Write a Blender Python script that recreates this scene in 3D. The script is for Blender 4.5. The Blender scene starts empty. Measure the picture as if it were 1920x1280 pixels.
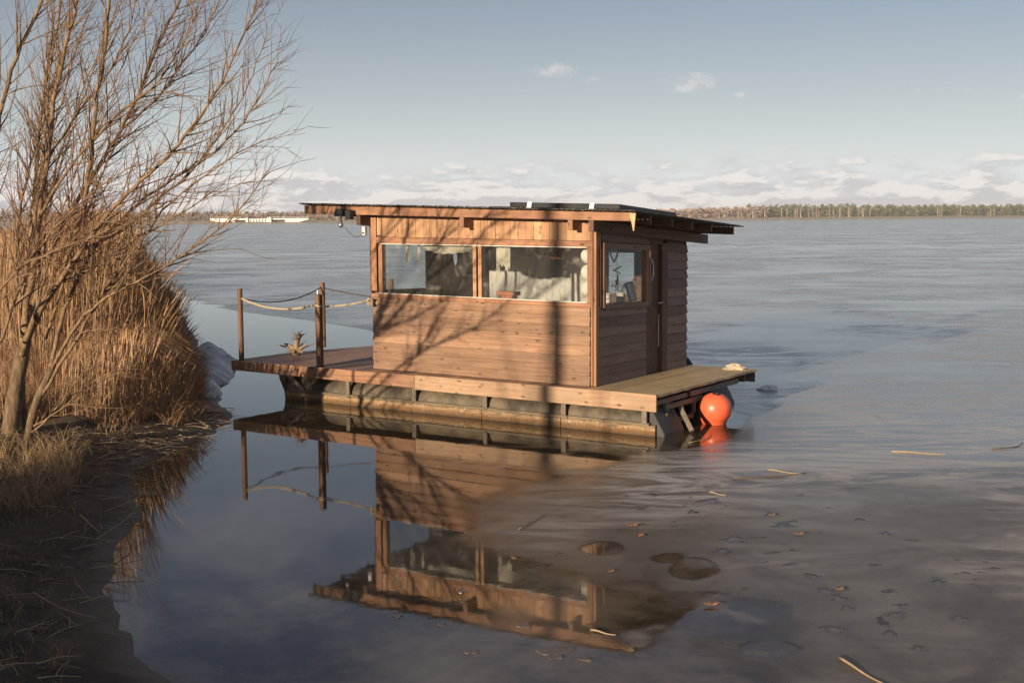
import bpy, bmesh, math, random
import numpy as np
from mathutils import Vector, Matrix

# ------------------------------------------------------------------ camera
SC = bpy.context.scene
COL = SC.collection
F, PITCH, ROLL, CAMH = 2358.87, 0.0991, 0.0061, 2.8
RW, RH = 1920, 1280
cp, sp, cr, sr = math.cos(PITCH), math.sin(PITCH), math.cos(ROLL), math.sin(ROLL)
U_ = Vector((1, 0, 0)); W_ = Vector((0, sp, cp)); D_ = Vector((0, cp, -sp))
Xc = U_ * cr - W_ * sr; Yc = U_ * sr + W_ * cr; Zc = -D_
cam_d = bpy.data.cameras.new('camera')
cam = bpy.data.objects.new('camera', cam_d); COL.objects.link(cam)
m = Matrix((Xc, Yc, Zc)).transposed().to_4x4(); m.translation = (0, 0, CAMH)
cam.matrix_world = m
cam_d.sensor_width = 36; cam_d.lens = F / RW * 36
cam_d.clip_start = .1; cam_d.clip_end = 20000
SC.camera = cam

# ------------------------------------------------------------------ world, sun, exposure
SUN_EL = 10.5
SUN_H = Vector((-0.558, -0.830, 0))            # horizontally toward the sun
wd = bpy.data.worlds.new('World'); SC.world = wd; wd.use_nodes = True
wn, wl = wd.node_tree.nodes, wd.node_tree.links
wn.clear()


def N(nt, typ, **kw):
    n = nt.nodes.new(typ)
    for k, v in kw.items():
        if k.startswith('i_'):
            n.inputs[k[2:].replace('_', ' ')].default_value = v
        elif k.startswith('n'+'_'):
            n.inputs[int(k[2:])].default_value = v
        else:
            setattr(n, k, v)
    return n


def mth(nt, op, a, b=None, c=None, clamp=False):
    n = nt.nodes.new('ShaderNodeMath'); n.operation = op; n.use_clamp = clamp
    for i, v in enumerate((a, b, c)):
        if v is None: continue
        if isinstance(v, (int, float)): n.inputs[i].default_value = v
        else: nt.links.new(v, n.inputs[i])
    return n.outputs[0]


def sstep(nt, v, a, b):
    n = nt.nodes.new('ShaderNodeMapRange'); n.interpolation_type = 'SMOOTHSTEP'
    nt.links.new(v, n.inputs[0]); n.inputs[1].default_value = a; n.inputs[2].default_value = b
    return n.outputs[0]


def mixc(nt, f, a, b, blend='MIX'):
    n = nt.nodes.new('ShaderNodeMix'); n.data_type = 'RGBA'; n.blend_type = blend
    for i, v in ((0, f), (6, a), (7, b)):
        if isinstance(v, (int, float)): n.inputs[i].default_value = v
        elif isinstance(v, (tuple, list)): n.inputs[i].default_value = (*v[:3], 1)
        else: nt.links.new(v, n.inputs[i])
    return n.outputs[2]


def combine(nt, x, y, z):
    n = nt.nodes.new('ShaderNodeCombineXYZ')
    for i, v in enumerate((x, y, z)):
        if isinstance(v, (int, float)): n.inputs[i].default_value = v
        else: nt.links.new(v, n.inputs[i])
    return n.outputs[0]


def noise(nt, vec, scale, detail=4, rough=.55, dist=0.0, out=0):
    n = nt.nodes.new('ShaderNodeTexNoise')
    n.inputs['Scale'].default_value = scale; n.inputs['Detail'].default_value = detail
    n.inputs['Roughness'].default_value = rough; n.inputs['Distortion'].default_value = dist
    if vec is not None: nt.links.new(vec, n.inputs['Vector'])
    return n.outputs[out]


def sky_nodes():
    nt = wd.node_tree
    sky = N(nt, 'ShaderNodeTexSky', sky_type='NISHITA', sun_disc=False)
    sky.sun_elevation = math.radians(SUN_EL)
    sky.sun_rotation = math.atan2(SUN_H.x, SUN_H.y)
    sky.air_density = 1.0; sky.dust_density = .4; sky.ozone_density = 2.6; sky.altitude = 0
    hs = N(nt, 'ShaderNodeHueSaturation'); hs.inputs['Saturation'].default_value = .80; hs.inputs['Hue'].default_value = .518
    nt.links.new(sky.outputs[0], hs.inputs['Color'])
    bg = N(nt, 'ShaderNodeBackground'); bg.inputs[1].default_value = .052
    nt.links.new(hs.outputs[0], bg.inputs[0])
    tc = N(nt, 'ShaderNodeTexCoord')
    sx = N(nt, 'ShaderNodeSeparateXYZ'); nt.links.new(tc.outputs['Generated'], sx.inputs[0])
    X, Y, Z = sx.outputs
    az = mth(nt, 'ARCTAN2', X, Y)
    el = Z
    # long low bank of cumulus over the far shore
    v1 = combine(nt, mth(nt, 'MULTIPLY', az, 15.0), mth(nt, 'MULTIPLY', el, 52.0), 3.3)
    n1 = noise(nt, v1, 1.6, 9, .58, .2)
    v1b = combine(nt, mth(nt, 'ADD', mth(nt, 'MULTIPLY', az, 15.0), -.10), mth(nt, 'ADD', mth(nt, 'MULTIPLY', el, 52.0), .30), 3.3)
    n1b = noise(nt, v1b, 1.6, 9, .58, .2)
    t = mth(nt, 'SUBTRACT', mth(nt, 'ADD', n1, .355), mth(nt, 'MULTIPLY', el, 11.0))
    band = mth(nt, 'MULTIPLY', sstep(nt, t, .37, .63), .85)
    shade = sstep(nt, mth(nt, 'SUBTRACT', n1, n1b), -.10, .10)
    # a few small puffs higher up
    puffs = None
    nv = combine(nt, mth(nt, 'MULTIPLY', az, 40.0), mth(nt, 'MULTIPLY', el, 75.0), 1.0)
    pn = noise(nt, nv, 1.5, 8, .62, .3)
    pn2 = noise(nt, combine(nt, mth(nt, 'ADD', mth(nt, 'MULTIPLY', az, 40.0), -.1), mth(nt, 'ADD', mth(nt, 'MULTIPLY', el, 75.0), .35), 1.0), 1.5, 8, .62, .3)
    for px, py, rx, ry, k in ((1043, 143, 52, 24, 1), (1106, 159, 30, 12, .9), (1296, 163, 74, 22, 1.15), (1375, 186, 50, 10, .7),
                              (1765, 187, 70, 12, .8), (1850, 184, 60, 9, .6), (1925, 198, 42, 26, 1.0), (2230, 120, 120, 40, 1),
                              (-350, 60, 130, 40, 1.0), (740, 322, 70, 14, .6)):
        a0 = math.atan2(px - 960, F); e0 = (405 - py + (960 - px) * .0061 * -1 * -1) / F
        dx = mth(nt, 'MULTIPLY', mth(nt, 'SUBTRACT', az, a0), F / rx)
        dy = mth(nt, 'MULTIPLY', mth(nt, 'SUBTRACT', el, e0), F / ry)
        r2 = mth(nt, 'ADD', mth(nt, 'MULTIPLY', dx, dx), mth(nt, 'MULTIPLY', dy, dy))
        g = mth(nt, 'SUBTRACT', k, r2)
        puffs = g if puffs is None else mth(nt, 'MAXIMUM', puffs, g)
    pt = mth(nt, 'ADD', mth(nt, 'MULTIPLY', puffs, .42), mth(nt, 'MULTIPLY', mth(nt, 'SUBTRACT', pn, .5), 1.5))
    pf = mth(nt, 'MULTIPLY', mth(nt, 'MULTIPLY', sstep(nt, pt, .12, .50), sstep(nt, puffs, -.25, .3)), .50)
    pshade = sstep(nt, mth(nt, 'SUBTRACT', pn, pn2), -.12, .16)
    # thin high cloud over the rest of the dome
    zc = mth(nt, 'ADD', mth(nt, 'MAXIMUM', Z, 0.0), .12)
    hv = combine(nt, mth(nt, 'DIVIDE', X, zc), mth(nt, 'DIVIDE', Y, zc), 7.0)
    hn = noise(nt, hv, 1.7, 9, .62, .7)
    hf = mth(nt, 'MULTIPLY', mth(nt, 'MULTIPLY', sstep(nt, hn, .40, .70), sstep(nt, Z, .15, .26)), .58)
    shd = mth(nt, 'MAXIMUM', mth(nt, 'MULTIPLY', shade, band), mth(nt, 'MULTIPLY', pshade, pf))
    fac = mth(nt, 'MAXIMUM', mth(nt, 'MAXIMUM', band, pf), hf, clamp=True)
    ccol = mixc(nt, sstep(nt, shd, 0, .8), (.45, .44, .455), (.70, .66, .63))
    # pale winter haze thickening toward the horizon
    hz = mth(nt, 'MULTIPLY', mth(nt, 'POWER', 2.718, mth(nt, 'MULTIPLY', mth(nt, 'MAXIMUM', Z, 0.0), -11.5)), 1.0)
    hbg = N(nt, 'ShaderNodeBackground'); hbg.inputs[0].default_value = (.67, .695, .725, 1); hbg.inputs[1].default_value = 1.0
    mh = N(nt, 'ShaderNodeMixShader'); nt.links.new(hz, mh.inputs[0]); nt.links.new(bg.outputs[0], mh.inputs[1]); nt.links.new(hbg.outputs[0], mh.inputs[2])
    cbg = N(nt, 'ShaderNodeBackground'); nt.links.new(ccol, cbg.inputs[0]); cbg.inputs[1].default_value = .92
    mx = N(nt, 'ShaderNodeMixShader'); nt.links.new(fac, mx.inputs[0])
    nt.links.new(mh.outputs[0], mx.inputs[1]); nt.links.new(cbg.outputs[0], mx.inputs[2])
    out = N(nt, 'ShaderNodeOutputWorld'); nt.links.new(mx.outputs[0], out.inputs[0])


sky_nodes()
sun_d = bpy.data.lights.new('sun', 'SUN'); sun = bpy.data.objects.new('sun', sun_d); COL.objects.link(sun)
sun_d.energy = 5.0; sun_d.angle = math.radians(.7); sun_d.color = (1.0, .80, .58)
sdir = (SUN_H.normalized() * math.cos(math.radians(SUN_EL)) + Vector((0, 0, math.sin(math.radians(SUN_EL)))))
sun.rotation_euler = sdir.to_track_quat('Z', 'Y').to_euler(); sun.location = sdir * 50
SC.view_settings.view_transform = 'Standard'; SC.view_settings.look = 'None'
SC.view_settings.exposure = 0.45; SC.view_settings.gamma = 1.0
try: SC.view_settings.use_curve_mapping = False
except Exception: pass
SC.cycles.max_bounces = 10; SC.cycles.transparent_max_bounces = 24
SC.cycles.caustics_reflective = False; SC.cycles.caustics_refractive = False
SC.cycles.sample_clamp_indirect = 6

rng = random.Random(7); nr = np.random.default_rng(11)

# ------------------------------------------------------------------ turning a point of the view into a place
CAMP = Vector((0, 0, CAMH))


def ray(px, py):
    a, b = px - 960, -(py - 640)
    return (Xc * a + Yc * b) / F + D_


def onz(px, py, z=0.0):
    r = ray(px, py); t = (z - CAMH) / r.z
    return CAMP + r * t


def at(px, py, d):
    r = ray(px, py); return CAMP + r * (d / r.y)


# ------------------------------------------------------------------ object helpers
def link(name, me, mat=None, parent=None, **props):
    o = bpy.data.objects.new(name, me); COL.objects.link(o)
    if mat is not None and me is not None and not me.materials: me.materials.append(mat)
    if parent is not None: o.parent = parent
    for k, v in props.items(): o[k] = v
    return o


def empty(name, loc=(0, 0, 0), rz=0, parent=None, **props):
    o = bpy.data.objects.new(name, None); COL.objects.link(o); o.empty_display_size = .2
    o.location = loc; o.rotation_euler = (0, 0, rz)
    if parent is not None: o.parent = parent
    for k, v in props.items(): o[k] = v
    return o


class MB:
    def __init__(s): s.v = []; s.f = []

    def hexa(s, c):
        b = len(s.v); s.v += [tuple(p) for p in c]
        s.f += [tuple(b + i for i in q) for q in ((0, 3, 2, 1), (4, 5, 6, 7), (0, 1, 5, 4), (1, 2, 6, 5), (2, 3, 7, 6), (3, 0, 4, 7))]

    def box(s, x0, x1, y0, y1, z0, z1):
        s.hexa([(x0, y0, z0), (x1, y0, z0), (x1, y1, z0), (x0, y1, z0), (x0, y0, z1), (x1, y0, z1), (x1, y1, z1), (x0, y1, z1)])

    def tube(s, pts, rad, n=6, cap=True):
        pts = [Vector(p) for p in pts]; k = len(pts)
        if not hasattr(rad, '__len__'): rad = [rad] * k
        b = len(s.v); ref = None
        for i, p in enumerate(pts):
            t = (pts[min(i + 1, k - 1)] - pts[max(i - 1, 0)])
            if t.length < 1e-9: t = Vector((0, 0, 1))
            t.normalize()
            if ref is None:
                ref = Vector((0, 0, 1)) if abs(t.z) < .9 else Vector((1, 0, 0))
                a = t.cross(ref).normalized()
            else:
                a = (a - t * a.dot(t))
                a = a.normalized() if a.length > 1e-6 else t.orthogonal().normalized()
            c = t.cross(a)
            for j in range(n):
                w = 2 * math.pi * j / n
                s.v.append(tuple(p + (a * math.cos(w) + c * math.sin(w)) * rad[i]))
        for i in range(k - 1):
            for j in range(n):
                s.f.append((b + i * n + j, b + i * n + (j + 1) % n, b + (i + 1) * n + (j + 1) % n, b + (i + 1) * n + j))
        if cap:
            s.f.append(tuple(b + j for j in reversed(range(n)))); s.f.append(tuple(b + (k - 1) * n + j for j in range(n)))

    def lathe(s, prof, c=(0, 0, 0), n=24, M=None):
        b = len(s.v); k = len(prof); c = Vector(c)
        for r, z in prof:
            for j in range(n):
                w = 2 * math.pi * j / n
                p = Vector((r * math.cos(w), r * math.sin(w), z))
                if M is not None: p = M @ p
                s.v.append(tuple(c + p))
        for i in range(k - 1):
            for j in range(n):
                s.f.append((b + i * n + j, b + i * n + (j + 1) % n, b + (i + 1) * n + (j + 1) % n, b + (i + 1) * n + j))
        s.f.append(tuple(b + j for j in reversed(range(n)))); s.f.append(tuple(b + (k - 1) * n + j for j in range(n)))

    def prism(s, poly, h0, h1, fn):
        """poly: 2D points; fn(a,b,h)->xyz"""
        b = len(s.v); k = len(poly)
        s.v += [tuple(fn(p[0], p[1], h0)) for p in poly] + [tuple(fn(p[0], p[1], h1)) for p in poly]
        s.f.append(tuple(b + i for i in reversed(range(k)))); s.f.append(tuple(b + k + i for i in range(k)))
        for i in range(k): s.f.append((b + i, b + (i + 1) % k, b + k + (i + 1) % k, b + k + i))

    def build(s, name, mat, parent=None, bevel=0, smooth=False, fix=True, **props):
        me = bpy.data.meshes.new(name); me.from_pydata(s.v, [], s.f)
        if bevel or fix:
            bm = bmesh.new(); bm.from_mesh(me)
            if fix: bmesh.ops.recalc_face_normals(bm, faces=bm.faces)
            if bevel: bmesh.ops.bevel(bm, geom=bm.edges[:], offset=bevel, segments=1, affect='EDGES', clamp_overlap=True)
            bm.to_mesh(me); bm.free()
        if smooth: me.shade_smooth()
        return link(name, me, mat, parent, **props)


def mesh_np(name, verts, faces, mat, parent=None, smooth=False, **props):
    """faces: (n,k) array"""
    me = bpy.data.meshes.new(name)
    verts = np.asarray(verts, np.float32); faces = np.asarray(faces, np.int32)
    k = faces.shape[1]
    me.vertices.add(len(verts)); me.vertices.foreach_set('co', verts.ravel())
    me.loops.add(faces.size); me.loops.foreach_set('vertex_index', faces.ravel())
    me.polygons.add(len(faces)); me.polygons.foreach_set('loop_start', np.arange(len(faces), dtype=np.int32) * k)
    me.polygons.foreach_set('loop_total', np.full(len(faces), k, np.int32))
    me.update(calc_edges=True)
    if smooth: me.shade_smooth()
    return link(name, me, mat, parent, **props)


# ------------------------------------------------------------------ materials
def newmat(name):
    mt = bpy.data.materials.new(name); mt.use_nodes = True
    nt = mt.node_tree; nt.nodes.clear()
    out = nt.nodes.new('ShaderNodeOutputMaterial'); p = nt.nodes.new('ShaderNodeBsdfPrincipled')
    nt.links.new(p.outputs[0], out.inputs[0])
    return mt, nt, p, out


def setp(nt, p, **kw):
    for k, v in kw.items():
        k = k.replace('_', ' ')
        if isinstance(v, (int, float)): p.inputs[k].default_value = v
        elif isinstance(v, tuple): p.inputs[k].default_value = (*v, 1) if len(v) == 3 else v
        else: nt.links.new(v, p.inputs[k])


def bump(nt, h, strength, dist=.01):
    b = nt.nodes.new('ShaderNodeBump'); b.inputs['Strength'].default_value = strength; b.inputs['Distance'].default_value = dist
    nt.links.new(h, b.inputs['Height']); return b.outputs[0]


def plain(name, col, rough=.6, var=.15, scale=8, metal=0.0, bmp=.1):
    mt, nt, p, o = newmat(name)
    tc = nt.nodes.new('ShaderNodeTexCoord')
    n = noise(nt, tc.outputs['Object'], scale, 6, .6)
    c = mixc(nt, n, tuple(x * (1 - var * 1.6) for x in col), tuple(min(1, x * (1 + var * 1.6)) for x in col))
    setp(nt, p, Base_Color=c, Roughness=rough, Metallic=metal)
    if bmp: nt.links.new(bump(nt, n, bmp, .01), p.inputs['Normal'])
    return mt


def wood(name, axis, c0, c1, weather=0.0, wcol=(.25, .23, .20), rough=.62, knots=True, tone=.25, grain=1.0):
    mt, nt, p, o = newmat(name)
    tc = nt.nodes.new('ShaderNodeTexCoord'); oi = nt.nodes.new('ShaderNodeObjectInfo')
    off = nt.nodes.new('ShaderNodeVectorMath'); off.operation = 'MULTIPLY_ADD'
    cmb = combine(nt, oi.outputs['Random'], oi.outputs['Random'], oi.outputs['Random'])
    nt.links.new(cmb, off.inputs[0]); off.inputs[1].default_value = (37, 53, 71)
    nt.links.new(tc.outputs['Object'], off.inputs[2])
    sc = [16, 16, 16]; sc[axis] = .9
    mp = nt.nodes.new('ShaderNodeMapping'); mp.inputs['Scale'].default_value = [x * grain for x in sc]
    nt.links.new(off.outputs[0], mp.inputs[0])
    g = noise(nt, mp.outputs[0], 1.6, 9, .65, .6)
    sc2 = [60, 60, 60]; sc2[axis] = 3
    mp2 = nt.nodes.new('ShaderNodeMapping'); mp2.inputs['Scale'].default_value = sc2
    nt.links.new(off.outputs[0], mp2.inputs[0])
    fine = noise(nt, mp2.outputs[0], 2.0, 4, .7)
    base = mixc(nt, sstep(nt, g, .30, .72), c0, c1)
    tonev = mth(nt, 'ADD', 1 - tone, mth(nt, 'MULTIPLY', oi.outputs['Random'], 2 * tone))
    base = mixc(nt, 1.0, base, combine(nt, tonev, tonev, tonev), 'MULTIPLY')
    fv = mth(nt, 'ADD', .80, mth(nt, 'MULTIPLY', fine, .4))
    base = mixc(nt, 1.0, base, combine(nt, fv, fv, fv), 'MULTIPLY')
    blot = noise(nt, off.outputs[0], 2.3, 5, .6)
    bv = mth(nt, 'ADD', .70, mth(nt, 'MULTIPLY', blot, .6))
    base = mixc(nt, 1.0, base, combine(nt, bv, bv, bv), 'MULTIPLY')
    if knots:
        sk = [9, 9, 9]; sk[axis] = 4.2
        mk = nt.nodes.new('ShaderNodeMapping'); mk.inputs['Scale'].default_value = sk
        nt.links.new(off.outputs[0], mk.inputs[0])
        vo = nt.nodes.new('ShaderNodeTexVoronoi'); vo.inputs['Scale'].default_value = 1.0; vo.inputs['Randomness'].default_value = 1
        nt.links.new(mk.outputs[0], vo.inputs['Vector'])
        kf = mth(nt, 'SUBTRACT', 1.0, sstep(nt, mth(nt, 'ADD', vo.outputs['Distance'], mth(nt, 'MULTIPLY', fine, .06)), .10, .25))
        base = mixc(nt, mth(nt, 'MULTIPLY', kf, .85), base, tuple(x * .28 for x in c0))
    if weather:
        wv = noise(nt, off.outputs[0], 1.7, 7, .65)
        base = mixc(nt, mth(nt, 'MULTIPLY', sstep(nt, wv, .42, .66), weather), base, wcol)
    h = mth(nt, 'ADD', mth(nt, 'MULTIPLY', g, .6), mth(nt, 'MULTIPLY', fine, .4))
    setp(nt, p, Base_Color=base, Roughness=rough, Normal=bump(nt, h, .35, .006))
    return mt


M = {}
sid0, sid1 = (.215, .115, .062), (.345, .20, .115)
for ax, nm in enumerate('xyz'):
    M['siding_' + nm] = wood('stained siding wood along ' + nm, ax, sid0, sid1, .30, (.24, .18, .13))
    M['trim_' + nm] = wood('trim wood along ' + nm, ax, (.26, .118, .06), (.39, .205, .11), tone=.15)
    M['pale_' + nm] = wood('pale pine along ' + nm, ax, (.43, .225, .115), (.57, .335, .185), tone=.13)
    M['dark_' + nm] = wood('dark stained wood along ' + nm, ax, (.085, .042, .026), (.15, .075, .045))
    M['grey_' + nm] = wood('weathered grey wood along ' + nm, ax, (.13, .10, .075), (.23, .18, .13), .4, (.20, .18, .15))
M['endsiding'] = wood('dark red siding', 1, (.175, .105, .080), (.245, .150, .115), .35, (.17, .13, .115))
M['deck'] = wood('deck plank wood', 1, (.30, .165, .105), (.45, .27, .18), .45, (.40, .31, .25))
M['kerbred'] = wood('red edge board', 0, (.19, .09, .048), (.32, .17, .095), .35, (.27, .19, .13))
M['kerbpale'] = wood('faded edge board', 0, (.27, .16, .09), (.40, .255, .155), .40, (.34, .26, .18))
M['sheet'] = wood('weathered plywood', 1, (.46, .33, .17), (.60, .45, .25), (.30), (.42, .34, .22), knots=False, tone=.08, grain=.6)
M['post'] = wood('brown round post', 2, (.12, .055, .032), (.21, .105, .06), .3, (.16, .12, .09))
M['black'] = plain('black plastic', (.02, .02, .021), .45, .3)
M['pontoon'] = plain('dark grey polyethylene', (.052, .050, .047), .5, .4, 6)
M['metal'] = plain('galvanised steel', (.45, .45, .45), .35, .2, 20, .8)
M['white'] = plain('white painted edge', (.75, .70, .62), .5, .1)
M['frost'] = plain('white plastic', (.78, .77, .74), .5, .08)
M['rope'] = plain('pale rope', (.42, .34, .22), .9, .3, 60)
M['cord'] = plain('dark cord', (.08, .065, .05), .9, .3, 60)
M['cloth'] = plain('pale cloth', (.55, .47, .33), .9, .2, 14)
M['linen'] = plain('old linen', (.62, .54, .42), .9, .15, 9)
M['wicker'] = plain('brown wicker', (.19, .09, .045), .8, .4, 40)
M['terracotta'] = plain('orange wood box', (.48, .17, .07), .7, .2)
M['paper'] = plain('rice paper', (.80, .74, .64), .8, .06)
M['twigdark'] = plain('dry twig', (.12, .085, .06), .9, .3, 20)
M['driftwood'] = wood('bleached driftwood', 2, (.16, .105, .06), (.46, .34, .21), .5, (.10, .062, .038), grain=1.4)
M['ledge'] = wood('algae stained ledge', 0, (.13, .10, .06), (.24, .18, .11), .5, (.10, .085, .06))
M['floor'] = wood('cabin floor', 1, (.12, .06, .035), (.2, .11, .06))
M['cell'] = plain('solar cells', (.012, .014, .022), .12, .2, 3, bmp=0)
M['interior'] = wood('interior boards', 2, (.10, .05, .03), (.17, .09, .055))
M['rubber'] = plain('tyre rubber', (.018, .018, .019), .7, .3)


def mat_growth():
    mt, nt, p, o = newmat('algae stained pontoon')
    tc = nt.nodes.new('ShaderNodeTexCoord'); s = nt.nodes.new('ShaderNodeSeparateXYZ'); nt.links.new(tc.outputs['Object'], s.inputs[0])
    mp = nt.nodes.new('ShaderNodeMapping'); mp.inputs['Scale'].default_value = (1.2, 1.2, 6); nt.links.new(tc.outputs['Object'], mp.inputs[0])
    n = noise(nt, mp.outputs[0], 5, 8, .68); n2 = noise(nt, tc.outputs['Object'], 26, 5, .7)
    hz = mth(nt, 'ADD', s.outputs[2], mth(nt, 'MULTIPLY', mth(nt, 'SUBTRACT', n, .5), .10))
    c = mixc(nt, sstep(nt, mth(nt, 'ADD', hz, mth(nt, 'MULTIPLY', mth(nt, 'SUBTRACT', n2, .5), .09)), .045, .10), (.17, .085, .03), (.34, .22, .115))
    c = mixc(nt, sstep(nt, hz, .10, .15), c, (.13, .105, .07))
    c = mixc(nt, mth(nt, 'MULTIPLY', sstep(nt, n, .45, .62), .6), c, (.09, .06, .03))
    c = mixc(nt, mth(nt, 'MULTIPLY', sstep(nt, n2, .58, .70), sstep(nt, hz, .03, .07)), c, (.62, .54, .38))
    c = mixc(nt, mth(nt, 'SUBTRACT', 1.0, sstep(nt, hz, .0, .035)), c, (.06, .04, .02))
    setp(nt, p, Base_Color=c, Roughness=.75, Normal=bump(nt, n2, .8, .015))
    return mt


M['growth'] = mat_growth()


def mat_hull():
    mt, nt, p, o = newmat('black hull plate')
    tc = nt.nodes.new('ShaderNodeTexCoord')
    n = noise(nt, tc.outputs['Object'], 3, 8, .7); n2 = noise(nt, tc.outputs['Object'], 60, 3, .6)
    c = mixc(nt, sstep(nt, n, .35, .7), (.05, .042, .030), (.18, .14, .092))
    c = mixc(nt, sstep(nt, n2, .66, .74), c, (.2, .18, .15))
    setp(nt, p, Base_Color=c, Roughness=.6)
    return mt


M['hull'] = mat_hull()


def mat_roof():
    mt, nt, p, o = newmat('mossy bitumen sheet')
    tc = nt.nodes.new('ShaderNodeTexCoord')
    n = noise(nt, tc.outputs['Object'], 14, 8, .75); n2 = noise(nt, tc.outputs['Object'], 38, 4, .7)
    c = mixc(nt, sstep(nt, n, .4, .62), (.022, .022, .022), (.085, .082, .066))
    c = mixc(nt, sstep(nt, n2, .56, .66), c, (.34, .31, .25))
    setp(nt, p, Base_Color=c, Roughness=.9, Normal=bump(nt, n2, .5, .01))
    return mt


M['roof'] = mat_roof()


def mat_glass():
    mt, nt, p, o = newmat('dusty window glass')
    nt.nodes.remove(p)
    tr = nt.nodes.new('ShaderNodeBsdfTransparent'); tr.inputs[0].default_value = (.93, .95, .95, 1)
    gl = nt.nodes.new('ShaderNodeBsdfGlossy'); gl.inputs['Roughness'].default_value = .01
    fr = nt.nodes.new('ShaderNodeLayerWeight'); fr.inputs['Blend'].default_value = .5
    frf = mth(nt, 'ADD', .035, mth(nt, 'MULTIPLY', mth(nt, 'POWER', fr.outputs['Facing'], 5.0), .6))
    m1 = nt.nodes.new('ShaderNodeMixShader')
    nt.links.new(frf, m1.inputs[0]); nt.links.new(tr.outputs[0], m1.inputs[1]); nt.links.new(gl.outputs[0], m1.inputs[2])
    df = nt.nodes.new('ShaderNodeBsdfDiffuse'); df.inputs[0].default_value = (.62, .58, .52, 1)
    tc = nt.nodes.new('ShaderNodeTexCoord')
    n = noise(nt, tc.outputs['Object'], 3.2, 8, .7, .8); n2 = noise(nt, tc.outputs['Object'], 90, 3, .6)
    d = mth(nt, 'ADD', mth(nt, 'ADD', .03, mth(nt, 'MULTIPLY', sstep(nt, n, .50, .78), .20)), mth(nt, 'MULTIPLY', sstep(nt, n2, .69, .74), .25))
    m2 = nt.nodes.new('ShaderNodeMixShader'); nt.links.new(d, m2.inputs[0]); nt.links.new(m1.outputs[0], m2.inputs[1]); nt.links.new(df.outputs[0], m2.inputs[2])
    nt.links.new(m2.outputs[0], o.inputs[0])
    return mt


M['glass'] = mat_glass()


def mat_curtain():
    mt, nt, p, o = newmat('grey curtain')
    tc = nt.nodes.new('ShaderNodeTexCoord')
    n = noise(nt, tc.outputs['Object'], 6, 6, .6)
    w = nt.nodes.new('ShaderNodeTexVoronoi'); w.inputs['Scale'].default_value = 2.1
    nt.links.new(tc.outputs['Object'], w.inputs['Vector'])
    c = mixc(nt, n, (.58, .55, .50), (.80, .76, .70))
    c = mixc(nt, mth(nt, 'SUBTRACT', 1.0, sstep(nt, w.outputs['Distance'], .08, .13)), c, (.12, .11, .10))
    setp(nt, p, Base_Color=c, Roughness=.9)
    return mt


M['curtain'] = mat_curtain()


def mat_buoy():
    mt, nt, p, o = newmat('orange vinyl')
    tc = nt.nodes.new('ShaderNodeTexCoord')
    n = noise(nt, tc.outputs['Object'], 7, 7, .7, .4); n2 = noise(nt, tc.outputs['Object'], 16, 6, .7)
    c = mixc(nt, n, (.80, .11, .045), (.92, .20, .095))
    c = mixc(nt, mth(nt, 'MULTIPLY', sstep(nt, n2, .53, .70), .6), c, (.36, .07, .035))
    setp(nt, p, Base_Color=c, Roughness=.36)
    p.inputs['Subsurface Weight'].default_value = .15; p.inputs['Subsurface Scale'].default_value = .02
    return mt


M['buoy'] = mat_buoy()


def mat_bark(name, c0, c1, axis_scale=(18, 18, 5)):
    mt, nt, p, o = newmat(name)
    tc = nt.nodes.new('ShaderNodeTexCoord')
    mp = nt.nodes.new('ShaderNodeMapping'); mp.inputs['Scale'].default_value = axis_scale; nt.links.new(tc.outputs['Object'], mp.inputs[0])
    n = noise(nt, mp.outputs[0], 2, 8, .7); n2 = noise(nt, tc.outputs['Object'], 3, 4, .6)
    c = mixc(nt, sstep(nt, n, .35, .65), c0, c1)
    c = mixc(nt, mth(nt, 'MULTIPLY', sstep(nt, n2, .55, .75), .45), c, (.20, .17, .06))
    setp(nt, p, Base_Color=c, Roughness=.85, Normal=bump(nt, n, .7, .02))
    return mt


M['bark'] = mat_bark('willow bark', (.085, .055, .032), (.235, .155, .088))
M['limb'] = mat_bark('willow limb bark', (.14, .085, .046), (.32, .21, .115), (8, 8, 8))
M['twig'] = plain('willow twig', (.15, .09, .055), .7, .35, 3, bmp=0)
M['redtwig'] = plain('red willow shoot', (.19, .085, .05), .7, .3, 3, bmp=0)


def mat_straw(name, c0, c1, c2):
    mt, nt, p, o = newmat(name)
    a = nt.nodes.new('ShaderNodeAttribute'); a.attribute_name = 'tint'
    tc = nt.nodes.new('ShaderNodeTexCoord')
    n = noise(nt, tc.outputs['Object'], 1.2, 4, .6)
    c = mixc(nt, a.outputs['Fac'], c0, c1)
    c = mixc(nt, mth(nt, 'MULTIPLY', n, .7), c, c2)
    setp(nt, p, Base_Color=c, Roughness=.75)
    return mt


M['reed'] = mat_straw('dead reed', (.18, .10, .05), (.52, .335, .18), (.30, .165, .08))
M['grass'] = mat_straw('dry grass', (.17, .105, .05), (.48, .33, .17), (.24, .15, .075))
M['stalk'] = plain('broken reed stalk', (.36, .27, .16), .7, .25, 10, bmp=0)
M['leaf'] = plain('dead oak leaf', (.34, .17, .075), .8, .35, 25)
M['chunk'] = plain('snow ice', (.86, .87, .88), .45, .12, 12)


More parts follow.
